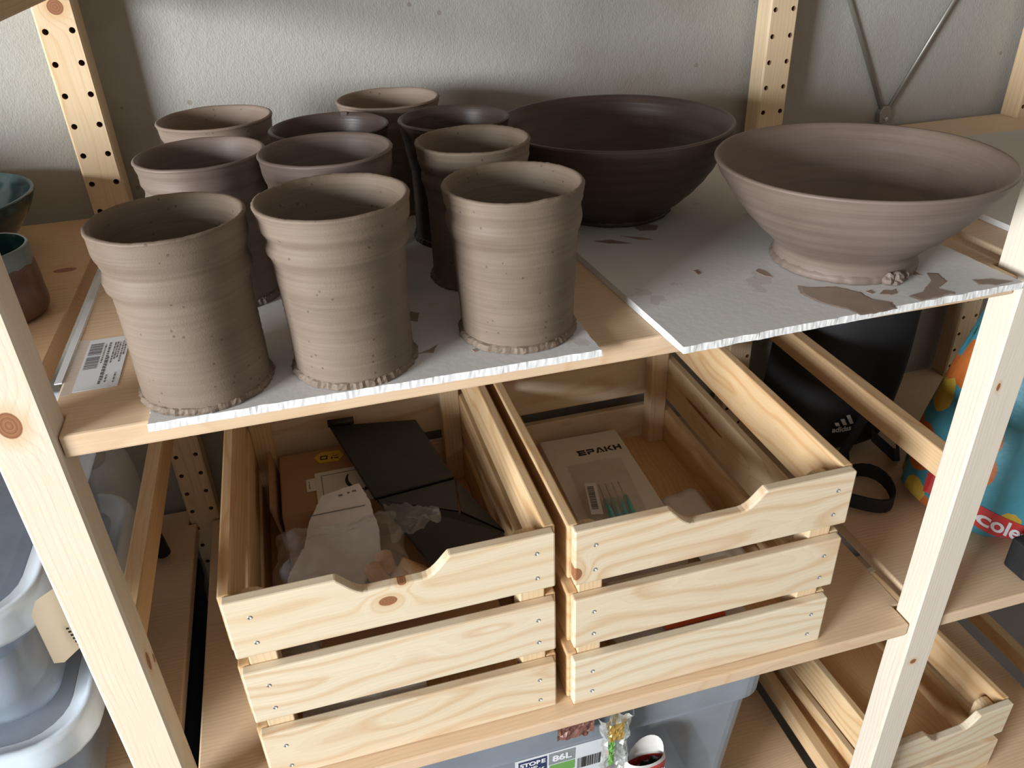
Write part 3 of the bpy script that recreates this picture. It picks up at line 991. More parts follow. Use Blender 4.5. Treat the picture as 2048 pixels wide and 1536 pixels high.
# ------------------------------------------------------------------ slatted crates
def crate(x0, y0, zb, W, D, H, label, slat_h, gap, knots=None, rz=0.0, rows=3, screws=True, handle=(0.33, 0.66), hdepth=0.021, name='slatted_crate'):
    root = empty(name, (x0, y0, zb), rz)
    tag(root, label, 'crate', 'slatted pine crates')
    t = 0.0115
    e = 0.0035
    knots = knots or {}
    zs = [i * (slat_h + gap) for i in range(rows)]
    for end in (0, 1):
        for i, z in enumerate(zs):
            ya, yb = (0.0, t) if end == 0 else (D - t, D)
            xa, xb = e, W - e
            m_ = knots.get((end, i), M['pineX'])
            mb = MB()
            if i == rows - 1:
                h0, h1 = handle[0] * W, handle[1] * W
                zt = z + slat_h
                pts = [(xa, z), (xb, z), (xb, zt), (h1, zt)]
                for k in range(1, 7):
                    s = k / 6
                    pts.append((h1 - 0.026 * s, zt - hdepth * math.sin(s * math.pi / 2) ** 1.1))
                for k in range(0, 6):
                    s = 1 - k / 6
                    pts.append((h0 + 0.026 * s, zt - hdepth * math.sin(s * math.pi / 2) ** 1.1))
                pts.append((h0, zt))
                pts.append((xa, zt))
                mb.prism(pts, lambda a, b, h: (a, h, b), ya, yb)
            else:
                mb.box(xa, ya, z + (0.0003 if i == 0 else 0), xb, yb, z + slat_h)
            so = mb.build('end_slat', m_, root, bevel=0.0018, center=True)
            if screws and end == 0:
                lc = so.location
                for sx in (0.0245, W - 0.0245):
                    for sz in (0.24, 0.70):
                        if sx > W / 2:
                            sxx = sx + 0.002
                        else:
                            sxx = sx
                        c = MB()
                        cx, cz = sxx - lc.x, z + slat_h * sz - lc.z
                        yy = -t / 2
                        ringo = [(cx + 0.0024 * math.cos(q * math.pi / 6), yy - 0.0002, cz + 0.0024 * math.sin(q * math.pi / 6)) for q in range(12)]
                        ringi = [(cx + 0.0016 * math.cos(q * math.pi / 6), yy - 0.0007, cz + 0.0016 * math.sin(q * math.pi / 6)) for q in range(12)]
                        dip = [(cx + 0.0007 * math.cos(q * math.pi / 6), yy + 0.0004, cz + 0.0007 * math.sin(q * math.pi / 6)) for q in range(12)]
                        base_ = [(cx + 0.0024 * math.cos(q * math.pi / 6), yy + 0.0008, cz + 0.0024 * math.sin(q * math.pi / 6)) for q in range(12)]
                        rr_ = base_ + ringo + ringi + dip
                        c.add(rr_, [(a * 12 + q, a * 12 + (q + 1) % 12, a * 12 + 12 + (q + 1) % 12, a * 12 + 12 + q) for a in range(3) for q in range(12)] + [tuple(range(36, 48))])
                        c.build('screw', M['steel'], so)
    for side in (0, 1):
        for i, z in enumerate(zs):
            xa, xb = (0.0, t) if side == 0 else (W - t, W)
            MB().box(xa, t + 0.0002, z + (0.0003 if i == 0 else 0), xb, D - t - 0.0002, z + slat_h - (0.0005 if i == rows - 1 else 0)).build('side_slat', knots.get((2 + side, i), M['pineY']), root, bevel=0.0018, center=True)
    cw, cd = 0.026, 0.024
    for sx in (0, 1):
        for sy in (0, 1):
            xa = t + 0.0001 if sx == 0 else W - t - cw - 0.0001
            ya = t + 0.0001 if sy == 0 else D - t - cd - 0.0001
            zt = H - 0.017
            mb = MB()
            pts = [(xa, 0.012), (xa + cw, 0.012)]
            for k in range(0, 7):
                s = math.pi * k / 6
                pts.append((xa + cw / 2 + cw / 2 * math.cos(s), zt - 0.008 + 0.008 * math.sin(s)))
            mb.prism(pts, lambda a, b, h: (a, h, b), ya, ya + cd)
            mb.build('corner_post', M['pineZ'], root, bevel=0.0012, center=True)
    MB().box(t + 0.0002, t + 0.0002, 0.003, W - t - 0.0002, D - t - 0.0002, 0.0118).build('bottom_panel', M['bottom'], root, center=True)
    return root


M['bottom'] = pine('pine_crate_floor', 'Y', light=(0.76, 0.50, 0.27), dark=(0.58, 0.30, 0.12), ring=0.007, wob=0.05)
SH, SG = 0.0690, 0.0208
kn_l = pine('pine_knotty_slat', 'X', [(0.0045, 0.0155, 0.0048, 0.0036, 'Z'), (-0.0105, -0.0035, 0.0085, 0.0055, 'Z')], light=(0.82, 0.72, 0.545), dark=(0.72, 0.53, 0.32), ring=0.020, wob=0.03, soft=True)
kn_r = pine('pine_corner_knot_slat', 'X', [(-0.152, -0.019, 0.007, 0.008, 'Z')], light=(0.81, 0.70, 0.53), dark=(0.67, 0.46, 0.27), ring=0.018, wob=0.045, soft=True)
resin = pine('pine_resin_streak', 'Y', [(0.075, 0.004, 0.055, 0.0030, 'Z')], light=(0.78, 0.62, 0.41), dark=(0.60, 0.38, 0.18), ring=0.007, wob=0.03)
M['pineX'] = pine('pine_slat', 'X', light=(0.81, 0.705, 0.53), dark=(0.67, 0.46, 0.27), ring=0.017, wob=0.045, deep=0.02, soft=True)
M['pineY'] = pine('pine_side_slat', 'Y', light=(0.79, 0.58, 0.345), dark=(0.63, 0.36, 0.155), ring=0.015, wob=0.045, deep=0.02, soft=True)
crate(0.0825, 0.0225, Z2 + 0.0003, 0.311, 0.449, 0.2486, 'slatted pine crate with two knots in its top slat, holding cardboard and a black folder', SH, SG, {(0, 2): kn_l})
crate(0.4040, 0.0168, Z2 + 0.0003, 0.3125, 0.452, 0.2486, 'slatted pine crate at right holding a white printed box', SH, SG, {(0, 2): kn_r, (3, 1): resin})
crate(0.8835, 0.024, Z3 + 0.0003, 0.232, 0.31, 0.15, 'small empty slatted pine crate low down at right', 0.066, 0.018, rows=2, rz=math.radians(3.0), screws=False, handle=(0.3, 0.72), name='slatted_crate')

# ------------------------------------------------------------------ contents of the left crate
LZ = Z2 + 0.0125      # crate floor
cb = empty('cardboard_box', (0.184, 0.372, LZ))
tag(cb, 'brown cardboard box with an open flap in the left crate', 'box')
MB().box(-0.060, -0.072, 0.0, 0.115, 0.062, 0.100).build('body', M['cardboard'], cb, bevel=0.002)
MB().prism([(-0.072, 0.115), (-0.0685, 0.115), (-0.0605, 0.060), (-0.0605, 0.002), (-0.064, 0.002), (-0.064, 0.058)], lambda a, b, h: (a, h, b), -0.070, 0.056).build('side_flap', M['cardboard'], cb)
MB().prism([(-0.0725, 0.100), (-0.118, 0.040), (-0.1195, 0.042), (-0.0745, 0.1025)], lambda a, b, h: (h, a, b), -0.058, 0.113).build('front_flap', M['cardboard'], cb)
wc = empty('white_card', (0.207, 0.345, LZ + 0.1004))
tag(wc, 'white printed card with a black curved arrow on the cardboard box', 'card')
MB().box(-0.038, -0.045, 0.0, 0.048, 0.032, 0.0012).build('card', M['white'], wc, bevel=0.0004)
MB().box(-0.050, -0.005, 0.0, -0.038, 0.022, 0.0012).build('tab', M['white'], wc, bevel=0.0004)
fr = MB()
for q in ((-0.030, -0.040, -0.0292, 0.024), (-0.030, 0.0232, 0.045, 0.024)):
    fr.box(q[0], q[1], 0.0012, q[2], q[3], 0.0014)
fr.box(-0.0465, 0.000, 0.0012, -0.0455, 0.010, 0.0014)
fr.box(-0.0465, 0.013, 0.0012, -0.0455, 0.016, 0.0014)
fr.build('printed_lines', M['ink'], wc)
arc = []
for k in range(15):
    t_ = math.radians(150 + 110 * k / 14)
    arc.append((0.028 + 0.026 * math.cos(t_), 0.004 + 0.026 * math.sin(t_), 0.0014))
am = MB()
n_ = len(arc)
vs_ = []
for k, p in enumerate(arc):
    t_ = math.radians(150 + 110 * k / 14)
    wd = 0.0008 + 0.0018 * math.sin(math.pi * k / (n_ - 1))
    vs_ += [(p[0] - wd * math.cos(t_), p[1] - wd * math.sin(t_), p[2]), (p[0] + wd * math.cos(t_), p[1] + wd * math.sin(t_), p[2])]
am.add(vs_, [(2 * k, 2 * k + 2, 2 * k + 3, 2 * k + 1) for k in range(n_ - 1)])
e_ = arc[-1]
am.add([(e_[0] - 0.002, e_[1] - 0.004, 0.0014), (e_[0] + 0.007, e_[1] - 0.001, 0.0014), (e_[0] + 0.000, e_[1] + 0.005, 0.0014)], [(0, 1, 2)])
am.build('curved_arrow', M['ink'], wc)
yt = empty('yellow_sticker', (0.190, 0.411, LZ + 0.1004))
yt.rotation_euler = (0, 0, math.radians(-8))
tag(yt, 'yellow six sided sticker with dark print on the cardboard box', 'sticker')
MB().prism([(-0.020, 0.000), (-0.011, -0.013), (0.014, -0.012), (0.021, 0.001), (0.014, 0.013), (-0.011, 0.012)], lambda a, b, h: (a, b, h), 0.0, 0.0006).build('sticker', M['yellow'], yt)
ym = MB()
ym.box(-0.011, -0.006, 0.0006, -0.001, -0.004, 0.0008).box(-0.011, 0.001, 0.0006, -0.001, 0.003, 0.0008).box(-0.011, -0.006, 0.0006, -0.009, 0.003, 0.0008).box(-0.003, -0.006, 0.0006, -0.001, 0.003, 0.0008)
ym.box(0.004, -0.006, 0.0006, 0.006, -0.001, 0.0008).box(0.005, 0.001, 0.0006, 0.013, 0.002, 0.0008).box(0.008, -0.005, 0.0006, 0.014, -0.003, 0.0008)
ym.build('print', M['ink'], yt)

# black folder with triangular folds
bf = empty('black_folder', (0.29, 0.28, -0.337))
tag(bf, 'black folding cover lying slantwise across the left crate', 'folder')


def facets(pts3, tris, t):
    mb = MB()
    o = Vector((0.29, 0.28, -0.337))
    vs_ = [Vector(p) - o for p in pts3]
    k = len(vs_)
    allv = vs_ + [p - Vector((0, 0, t)) for p in vs_]
    fs_ = [tuple(f) for f in tris] + [tuple(i + k for i in reversed(f)) for f in tris]
    edges = {}
    for f in tris:
        for a, b in zip(f, list(f[1:]) + [f[0]]):
            key = (min(a, b), max(a, b))
            edges.setdefault(key, []).append((a, b))
    for key, l in edges.items():
        if len(l) == 1:
            a, b = l[0]
            fs_.append((b, a, a + k, b + k))
    return mb.add(allv, fs_)


A, B = (0.1985, 0.438, -0.306), (0.316, 0.425, -0.312)
Mi, Ni = (0.2385, 0.270, -0.313), (0.342, 0.292, -0.322)
Cc, Dd = (0.371, 0.150, -0.304), (0.284, 0.118, -0.302)
K = (0.330, 0.205, -0.306)
facets([A, B, Ni, Mi], [(0, 3, 2), (0, 2, 1)], 0.006).build('upper_panel', M['black_pl'], bf, bevel=0.0012)
facets([(Mi[0] + 0.002, Mi[1] - 0.003, Mi[2] - 0.002), (Ni[0] + 0.001, Ni[1] - 0.003, Ni[2] - 0.0015), K], [(0, 2, 1)], 0.005).build('triangle_panel', M['black_pl'], bf, bevel=0.0008)
facets([(Mi[0] + 0.003, Mi[1] - 0.006, Mi[2] + 0.001), (K[0] - 0.001, K[1] - 0.003, K[2] + 0.001), Cc, Dd], [(0, 3, 2), (0, 2, 1)], 0.006).build('lower_panel', M['black_pl'], bf, bevel=0.0012)
facets([(Ni[0] + 0.001, Ni[1] - 0.004, Ni[2]), (K[0] + 0.002, K[1] - 0.001, K[2]), (Cc[0] + 0.001, Cc[1] + 0.003, Cc[2])], [(0, 1, 2)], 0.005).build('side_panel', M['black_pl'], bf, bevel=0.0008)
MB().tube([(0.1965 - 0.29, 0.440 - 0.28, -0.304 + 0.337), (0.232 - 0.29, 0.4395 - 0.28, -0.305 + 0.337)], 0.0055, 10).build('hinge_roll', M['black_pl'], bf, smooth=True)

# torn white pack inside a clear bag
pk = empty('torn_paper_pack', (0.185, 0.215, -0.345))
tag(pk, 'torn white paper slab with faint print in the left crate', 'paper')
pts = [(0.223, 0.292), (0.176, 0.284), (0.166, 0.262), (0.158, 0.248), (0.150, 0.214), (0.140, 0.198), (0.128, 0.176), (0.126, 0.150), (0.150, 0.128), (0.200, 0.136), (0.232, 0.178), (0.236, 0.220), (0.232, 0.262)]
q_ = []
for i in range(len(pts)):
    a, b = Vector(pts[i]), Vector(pts[(i + 1) % len(pts)])
    for k in range(8):
        p = a.lerp(b, k / 8)
        d = Vector((nz(p.x * 250, p.y * 250, 1), nz(p.x * 250, p.y * 250, 7))) * 0.0018
        q_.append((p.x + d.x - 0.185, p.y + d.y - 0.215))
MB().prism(q_, lambda a, b, h: (a, b, h + 0.20 * b), 0.012, 0.026).build('slab', M['paper'], pk)
pm = MB()
for (px, py, wd, ht) in ((0.196, 0.277, 0.005, 0.003), (0.207, 0.279, 0.003, 0.0025), (0.213, 0.280, 0.005, 0.0025)):
    bx, by = px - 0.185, py - 0.215
    pm.box(bx, by, 0.0262 + 0.2 * by, bx + wd, by + ht, 0.0268 + 0.2 * by)
pm.box(-0.028, 0.040, 0.0262 + 0.008, 0.040, 0.0408, 0.0268 + 0.0082)
pm.build('faint_print', M['greyink'], pk)

fb = empty('clear_bag', (0.19, 0.17, -0.318))
tag(fb, 'crumpled clear plastic bag spread over corks in the left crate', 'plastic bag')


def crumple(w_, d_, h_, seed, pw=1.0):
    def fn(u, v):
        x, y = (u - 0.5) * w_, (v - 0.5) * d_
        ed = min(u, 1 - u, v, 1 - v) * 2
        x += 0.010 * nz(u * 3, v * 3, seed + 8)
        y += 0.012 * nz(u * 3, v * 3, seed + 18)
        z = h_ * (ed ** 0.5) * pw + 0.011 * nz(u * 5, v * 5, seed) + 0.006 * abs(nz(u * 11, v * 11, seed + 3)) + 0.003 * nz(u * 23, v * 23, seed + 5)
        return (x, y, z)
    return fn


MB().grid(40, 34, crumple(0.145, 0.125, 0.034, 3)).build('film', M['film'], fb, smooth=True)
MB().grid(22, 16, lambda u, v: (0.055 + u * 0.06, 0.015 + (v - 0.5) * (0.020 + 0.05 * (1 - u)), 0.033 + 0.008 * nz(u * 6, v * 6, 4) + 0.004 * nz(u * 15, v * 15, 2))).build('twisted_neck', M['film'], fb, smooth=True)
rnd = random.Random(5)
for i, (x, y, z, a, b, ln, rd) in enumerate(((0.225, 0.142, -0.333, 20, 8, 0.034, 0.0105), (0.243, 0.128, -0.335, -35, 12, 0.036, 0.0105), (0.262, 0.140, -0.331, 60, 20, 0.030, 0.0100), (0.205, 0.122, -0.336, 75, -5, 0.036, 0.0105), (0.236, 0.160, -0.336, 5, 10, 0.034, 0.0105), (0.268, 0.118, -0.338, 15, 0, 0.034, 0.0105))):
    c = MB().lathe([(0, -ln / 2), (rd * 0.86, -ln / 2), (rd * 0.94, -ln / 2 + 0.0015), (rd, ln / 2 - 0.004), (rd * 0.92, ln / 2), (0, ln / 2)], 20, lambda j, r, zz, t: (r * (1 + 0.04 * nz(math.cos(t) * 3, math.sin(t) * 3, zz * 90 + i)), zz)).build('cork', M['cork'], smooth=False)
    c.location = (x, y, z + 0.010)
    c.rotation_euler = (math.radians(90 + b), 0, math.radians(a))
    tag(c, ('brown bottle cork lying %s in the left crate' % ('nearest the paper slab', 'at the middle of the cork pile', 'under the black folder edge', 'at the left of the cork pile', 'at the back of the cork pile', 'at the right front of the cork pile')[i]), 'cork', 'corks in the left crate')
# pile of packaging that carries all this, seen through the slats
pb = empty('packing_box', (0.235, 0.175, LZ))
tag(pb, 'low brown carton under the clear bag in the left crate', 'box')
MB().box(-0.105, -0.085, 0.0, 0.115, 0.080, 0.078).build('body', M['cardboard'], pb, bevel=0.002)
MB().prism([(-0.080, 0.0785), (0.0, 0.0805), (0.0, 0.0825), (-0.080, 0.0805)], lambda a, b, h: (h, a, b), -0.104, 0.114).build('lid_flap', M['cardboard'], pb)
pp = empty('white_sheet_scrap', (0.19, 0.060, LZ))
tag(pp, 'white crumpled wrapper seen between the slats of the left crate', 'paper')
MB().grid(24, 10, lambda u, v: ((u - 0.5) * 0.13, (v - 0.5) * 0.026 + 0.004 * nz(u * 6, v * 4, 2), 0.012 + v * 0.075 + 0.010 * nz(u * 7, v * 7, 9))).build('wrapper', M['paper'], pp)
lf = empty('white_bubble_wrap', (0.128, 0.105, LZ + 0.085))
tag(lf, 'bulging clear plastic pillow in the front corner of the left crate', 'packaging')
MB().grid(18, 18, lambda u, v: ((u - 0.5) * 0.055, (v - 0.5) * 0.075, 0.030 * (max(0.0, min(u, 1 - u) * 2) ** 0.45) * (max(0.0, min(v, 1 - v) * 2) ** 0.45) + 0.003 * nz(u * 9, v * 9, 3))).build('pillow', M['tub'], lf, smooth=True)

# ------------------------------------------------------------------ contents of the right crate
eb = empty('white_box', (0.5588, 0.300, LZ), math.radians(-1.5))
tag(eb, 'flat white box printed EPAKH in the right crate', 'box')
MB().box(-0.0605, -0.135, 0.0, 0.0605, 0.137, 0.034).build('body', M['white'], eb, bevel=0.0012)
MB().box(-0.0612, -0.1357, 0.022, 0.0612, 0.1377, 0.0362).build('lid', M['white'], eb, bevel=0.0012)
# stencil letters
lt = MB()


def strokes(ox, lst):
    for poly in lst:
        lt.prism([(ox + a * 0.0115, 0.0865 + b * 0.0125) for a, b in poly], lambda a, b, h: (a, b, h), 0.0362, 0.0366)


strokes(-0.0090, [[(-0.12, 1.0), (0.0, 0.74), (1.0, 0.74), (1.0, 1.0)], [(0.12, 0.38), (1.0, 0.38), (1.0, 0.62), (0.05, 0.62), (0.2, 0.5)], [(-0.12, 0.0), (1.0, 0.0), (1.0, 0.26), (0.0, 0.26)], [(-0.12, 1.0), (0.05, 0.5), (-0.12, 0.0), (0.18, 0.26), (0.3, 0.5), (0.18, 0.74)]])
strokes(0.0048, [[(0, 1), (0, 0.74), (0.72, 0.74), (0.72, 0.56), (0, 0.56), (0, 0.0), (0.28, 0.0), (0.28, 0.34), (0.86, 0.34), (1.0, 0.46), (1.0, 0.88), (0.88, 1)]])
strokes(0.0180, [[(0, 0), (0.3, 0), (0.56, 0.72), (0.62, 0.72), (0.72, 0.45), (0.9, 0.0), (1.15, 0.0), (0.78, 1), (0.4, 1)], [(0.45, 0.0), (0.72, 0.0), (0.6, 0.24)]])
strokes(0.0325, [[(0, 0), (0.27, 0), (0.27, 1), (0, 1)], [(0.32, 0.5), (0.42, 0.62), (0.75, 1.0), (1.08, 1.0), (0.62, 0.52), (1.1, 0.0), (0.76, 0.0)]])
strokes(0.0465, [[(0, 0), (0.27, 0), (0.27, 0.38), (0.73, 0.38), (0.73, 0), (1, 0), (1, 1), (0.73, 1), (0.73, 0.62), (0.27, 0.62), (0.27, 1), (0, 1)]])
lo_ = lt.build('lettering', M['ink'], eb)
for v_ in lo_.data.vertices:
    v_.co.x -= 0.0050
pc = empty('clear_pouch', (0.5500, 0.292, LZ + 0.0368), math.radians(-2))
tag(pc, 'clear pouch of turquoise handled tools lying on the white box', 'pouch')
MB().grid(26, 34, lambda u, v: ((u - 0.5) * 0.082 + 0.010 * v, (v - 0.5) * 0.150, 0.0125 * (max(0, min(u, 1 - u) * 2) ** 0.5) * (max(0, min(v, 1 - v) * 2) ** 0.4) + 0.0012 + 0.0022 * nz(u * 9, v * 9, 6) + 0.001 * nz(u * 22, v * 22, 1))).build('film', M['film2'], pc, smooth=True)
for i in range(4):
    x = -0.006 + i * 0.0095
    h_ = MB().tube([(x - 0.004, -0.073, 0.0056), (x, -0.020, 0.0058)], [0.0043, 0.0038], 10).build('tool_handle', M['turq'], pc, smooth=True)
    MB().tube([(x, -0.020, 0.0058), (x + 0.0018, 0.014, 0.0058)], [0.0017, 0.0010], 8).build('tool_shaft', M['steel'], h_, smooth=True)
ls = MB().box(-0.028, -0.060, 0.0158, -0.012, 0.006, 0.0162)
lab = ls.build('barcode_label', M['sticker'], pc)
lab.rotation_euler = (0, 0, math.radians(-10))
bm_ = MB()
y = -0.050
rnd = random.Random(3)
while y < -0.002:
    wd = rnd.choice((0.0008, 0.0014, 0.0024))
    bm_.box(-0.0255, y, 0.0162, -0.0165, y + wd, 0.0164)
    y += wd + rnd.choice((0.0008, 0.0012))
bm_.build('barcode', M['greyink'], lab)
ws = empty('white_leaflet', (0.638, 0.210, LZ))
tag(ws, 'curled white leaflet beside the white box in the right crate', 'paper')
MB().grid(14, 14, lambda u, v: (-0.012 + u * 0.055, -0.085 + v * 0.150, 0.018 + 0.010 * math.sin(u * 2.2) + 0.004 * nz(u * 3, v * 3, 5))).build('sheet', M['white'], ws, smooth=True, solid=0.0008)
wr = MB().lathe([(0, -0.075), (0.017, -0.075), (0.0185, -0.073), (0.0185, 0.073), (0.017, 0.075), (0, 0.075)], 28).build('white_roll', M['white'], smooth=True)
wr.location = (0.545, 0.075, LZ + 0.072)
wr.rotation_euler = (0, math.radians(90), 0)
tag(wr, 'white cylinder lying behind the front slats of the right crate', 'roll')
op = empty('orange_packet', (0.560, 0.075, LZ))
tag(op, 'flat orange and white packet under the white cylinder in the right crate', 'packet')
MB().grid(12, 8, lambda u, v: (-0.03 + u * 0.075, -0.025 + v * 0.05, 0.030 + 0.008 * math.sin(math.pi * v) + 0.002 * nz(u * 6, v * 6, 8))).build('orange_side', M['orange'], op, solid=0.003)
MB().box(-0.090, -0.040, 0.001, 0.075, 0.035, 0.026).build('white_base', M['paper'], op, bevel=0.003)

# ------------------------------------------------------------------ sticker on the main shelf
st = empty('price_sticker', (0.036, 0.110, 0.0002))
tag(st, 'white barcode sticker on the shelf beside the front left cup', 'sticker')
MB().box(-0.0160, -0.043, 0.0, 0.0165, 0.046, 0.00025).build('paper', M['sticker'], st)
MB().box(-0.0255, -0.046, 0.0, -0.0160, 0.048, 0.0002).build('clear_margin', M['film'], st)
bb = MB()
y = -0.008
rnd = random.Random(11)
while y < 0.036:
    wd = rnd.choice((0.0005, 0.0009, 0.0016))
    if not (0.013 < y < 0.0155):
        bb.box(-0.0140, y, 0.00025, -0.0040, y + wd, 0.0004)
    y += wd + rnd.choice((0.0006, 0.0010))
bb.build('barcode', M['greyink'], st)
bl = MB()
for k, (x, y0, y1) in enumerate(((-0.0022, 0.000, 0.034), (0.0008, -0.036, 0.036), (0.0024, -0.030, 0.010), (0.0052, -0.002, 0.036), (0.0072, 0.004, 0.036), (0.0092, 0.006, 0.034), (0.0116, -0.002, 0.036), (0.0136, 0.010, 0.034), (0.0052, -0.034, -0.022), (0.0116, -0.036, -0.020))):
    y = y0
    while y < y1:
        ln = rnd.uniform(0.002, 0.006)
        bl.box(x, y, 0.00025, x + (0.0015 if k == 1 else 0.0009), min(y + ln, y1), 0.0004)
        y += ln + 0.0012
bl.build('fine_print', M['greyink'], st)
es = MB().box(-0.0015, 0.085, -0.0008, 0.0040, 0.345, 0.0002).build('white_edge_strip', M['sticker'])
es.location = (0.0058, 0, 0.0006)
tag(es, 'thin white strip along the left end of the main shelf', 'strip')

# ------------------------------------------------------------------ cross brace on the wall at right
br = empty('cross_brace', (1.066, YW - 0.0045, 0.0005))
tag(br, 'thin metal cross brace rods meeting in a bracket on the wall at right', 'brace')
MB().tube([(-0.004, -0.0005, 0.022), (-0.0887, 0.0005, 0.175), (-0.36, 0.0005, 0.665)], 0.0029, 10).build('rod', M['rod'], br, smooth=True)
MB().tube([(0.004, -0.0035, 0.022), (0.0792, -0.0035, 0.165), (0.34, -0.0035, 0.660)], 0.0029, 10).build('rod', M['rod'], br, smooth=True)
MB().prism([(-0.008, 0.004), (0.008, 0.004), (0.010, 0.018), (0.005, 0.028), (-0.005, 0.028), (-0.010, 0.018)], lambda a, b, h: (a, h, b), -0.0070, 0.003).build('bracket', M['rod'], br, bevel=0.001)
bo = MB().lathe([(0, 0.0), (0.003, 0.0), (0.003, 0.003), (0, 0.0035)], 12).build('bolt', M['steel'], br)
bo.location = (0.001, -0.0068, 0.010)
bo.rotation_euler = (math.radians(90), 0, 0)


# ------------------------------------------------------------------ clear boxes on the left
def rrect(w_, d_, r, n=6):
    pts = []
    for cx, cy, a0 in ((w_ / 2 - r, d_ / 2 - r, 0), (-w_ / 2 + r, d_ / 2 - r, 90), (-w_ / 2 + r, -d_ / 2 + r, 180), (w_ / 2 - r, -d_ / 2 + r, 270)):
        for k in range(n + 1):
            t = math.radians(a0 + 90 * k / n)
            pts.append((cx + r * math.cos(t), cy + r * math.sin(t)))
    return pts


def loft(mb, rings):
    k = len(rings[0])
    vs_ = [p for r in rings for p in r]
    fs_ = [(i * k + j, i * k + (j + 1) % k, (i + 1) * k + (j + 1) % k, (i + 1) * k + j) for i in range(len(rings) - 1) for j in range(k)]
    mb.add(vs_, fs_)
    return mb


def clear_box(xr, yf, zb, W, D, H, label, fill, seed, rz=0.0, mats=('tub', 'tub_rim'), name='clear_box'):
    root = empty(name, (xr - W / 2, yf + D / 2, zb), rz)
    tag(root, label, 'plastic box', 'clear plastic storage boxes')

    def ring(w_, d_, z, r):
        return [(a, b, z) for a, b in rrect(w_, d_, r)]
    mb = MB()
    loft(mb, [ring(W - 0.09, D - 0.09, 0.002, 0.03), ring(W - 0.072, D - 0.072, 0.006, 0.035), ring(W - 0.066, D - 0.066, 0.014, 0.038), ring(W - 0.045, D - 0.045, H * 0.78, 0.04), ring(W - 0.040, D - 0.040, H - 0.012, 0.042)])
    mb.f.append(tuple(range(28)))
    mb.mi.append(0)
    mb.build('body', M[mats[0]], root, smooth=True)
    rm = MB()
    loft(rm, [ring(W - 0.041, D - 0.041, H - 0.030, 0.042), ring(W - 0.004, D - 0.004, H - 0.028, 0.05), ring(W, D, H - 0.022, 0.05), ring(W - 0.004, D - 0.004, H - 0.004, 0.05), ring(W - 0.012, D - 0.012, H, 0.048), ring(W - 0.022, D - 0.022, H - 0.001, 0.046), ring(W - 0.030, D - 0.030, H - 0.008, 0.044), ring(W - 0.050, D - 0.050, H - 0.009, 0.04)])
    rm.build('rim', M[mats[1]], root, smooth=True)
    ld = MB()
    loft(ld, [ring(W - 0.052, D - 0.052, H - 0.010, 0.038), ring(W - 0.075, D - 0.075, H - 0.0095, 0.03)])
    ld.f.append(tuple(range(28, 56)))
    ld.mi.append(0)
    ld.build('lid', M[mats[0]], root, smooth=False)
    for k, fm in enumerate(fill):
        w_, d_ = W - 0.085, D - 0.085
        z0 = 0.010 + k * (H - 0.04) / len(fill)
        z1 = 0.010 + (k + 0.92) * (H - 0.04) / len(fill)
        bx = MB()
        pts = rrect(w_, d_, 0.03, 5)
        loft(bx, [[(a * s, b * s, z) for a, b in pts] for s, z in ((0.93, z0), (1.0, z0 * 0.7 + z1 * 0.3), (0.98, z0 * 0.25 + z1 * 0.75), (0.85, z1))])
        bx.f.append(tuple(range(len(pts) * 3, len(pts) * 4)))
        bx.mi.append(0)
        bx.v = [(p[0] + 0.006 * nz(p[0] * 30, p[1] * 30, p[2] * 30 + seed), p[1] + 0.006 * nz(p[0] * 30, p[1] * 30, p[2] * 30 + seed + 5), p[2]) for p in bx.v]
        bx.build('stored_cloth', M[fm], root, smooth=True)
    return root


clear_box(-0.045, 0.0005, Z2 + 0.0003, 0.36, 0.38, 0.147, 'clear plastic box with frosted rim, lower of the two stacked at left', ('blue', 'greycloth'), 1)
clear_box(-0.043, 0.0060, Z2 + 0.142, 0.36, 0.38, 0.152, 'clear plastic box with frosted rim, upper of the two stacked at left', ('greycloth', 'blue'), 2)
tg = empty('cream_tag', (-0.0385, 0.030, -0.228))
tag(tg, 'cream swing tag with punched holes hanging between the stacked clear boxes', 'tag')
pts = [(-0.018, 0.010), (-0.010, 0.002), (0.016, 0.0), (0.020, 0.004), (0.020, 0.068), (-0.010, 0.074), (-0.018, 0.066)]
o_ = MB().prism(pts, lambda a, b, h: (a * 0.55, a * 0.84 + h, b), -0.0004, 0.0004).build('card', M['cream'], tg)
tp = MB()
for k in range(6):
    tp.box(0.0036 + 0.0006 * k - 0.0006, -0.0012, 0.030 - 0.004 * k, 0.0050 + 0.0006 * k, -0.0004, 0.0316 - 0.004 * k)
tp.build('punched_dots', M['ink'], tg)
cn = empty('milky_canister', (-0.115, 0.448, Z2 + 0.0003))
tag(cn, 'milky plastic container standing against the wall behind the clear boxes', 'container')
mb = MB()
loft(mb, [[(a * s, b * s, z) for a, b in rrect(0.10, 0.10, 0.035, 6)] for s, z in ((0.8, 0.0), (0.92, 0.006), (1.0, 0.03), (1.0, 0.115), (0.93, 0.140), (0.6, 0.150))])
mb.f.append(tuple(range(28 * 5, 28 * 6)))
mb.mi.append(0)
mb.build('body', M['canister'], cn, smooth=True)
loft(MB(), [[(a * s, b * s, z) for a, b in rrect(0.05, 0.05, 0.022, 6)] for s, z in ((0.95, 0.149), (1.0, 0.152), (1.0, 0.164), (0.9, 0.168), (0.1, 0.168))]).build('cap', M['canister'], cn, smooth=True)
bh = MB().tube([(-0.118, 0.405, Z2 + 0.011), (-0.104, 0.404, Z2 + 0.030), (-0.092, 0.403, Z2 + 0.055), (-0.078, 0.402, Z2 + 0.070), (-0.062, 0.402, Z2 + 0.066), (-0.052, 0.402, Z2 + 0.045), (-0.048, 0.402, Z2 + 0.011)], 0.0095, 10).build('black_hook', M['black_pl'], smooth=True)
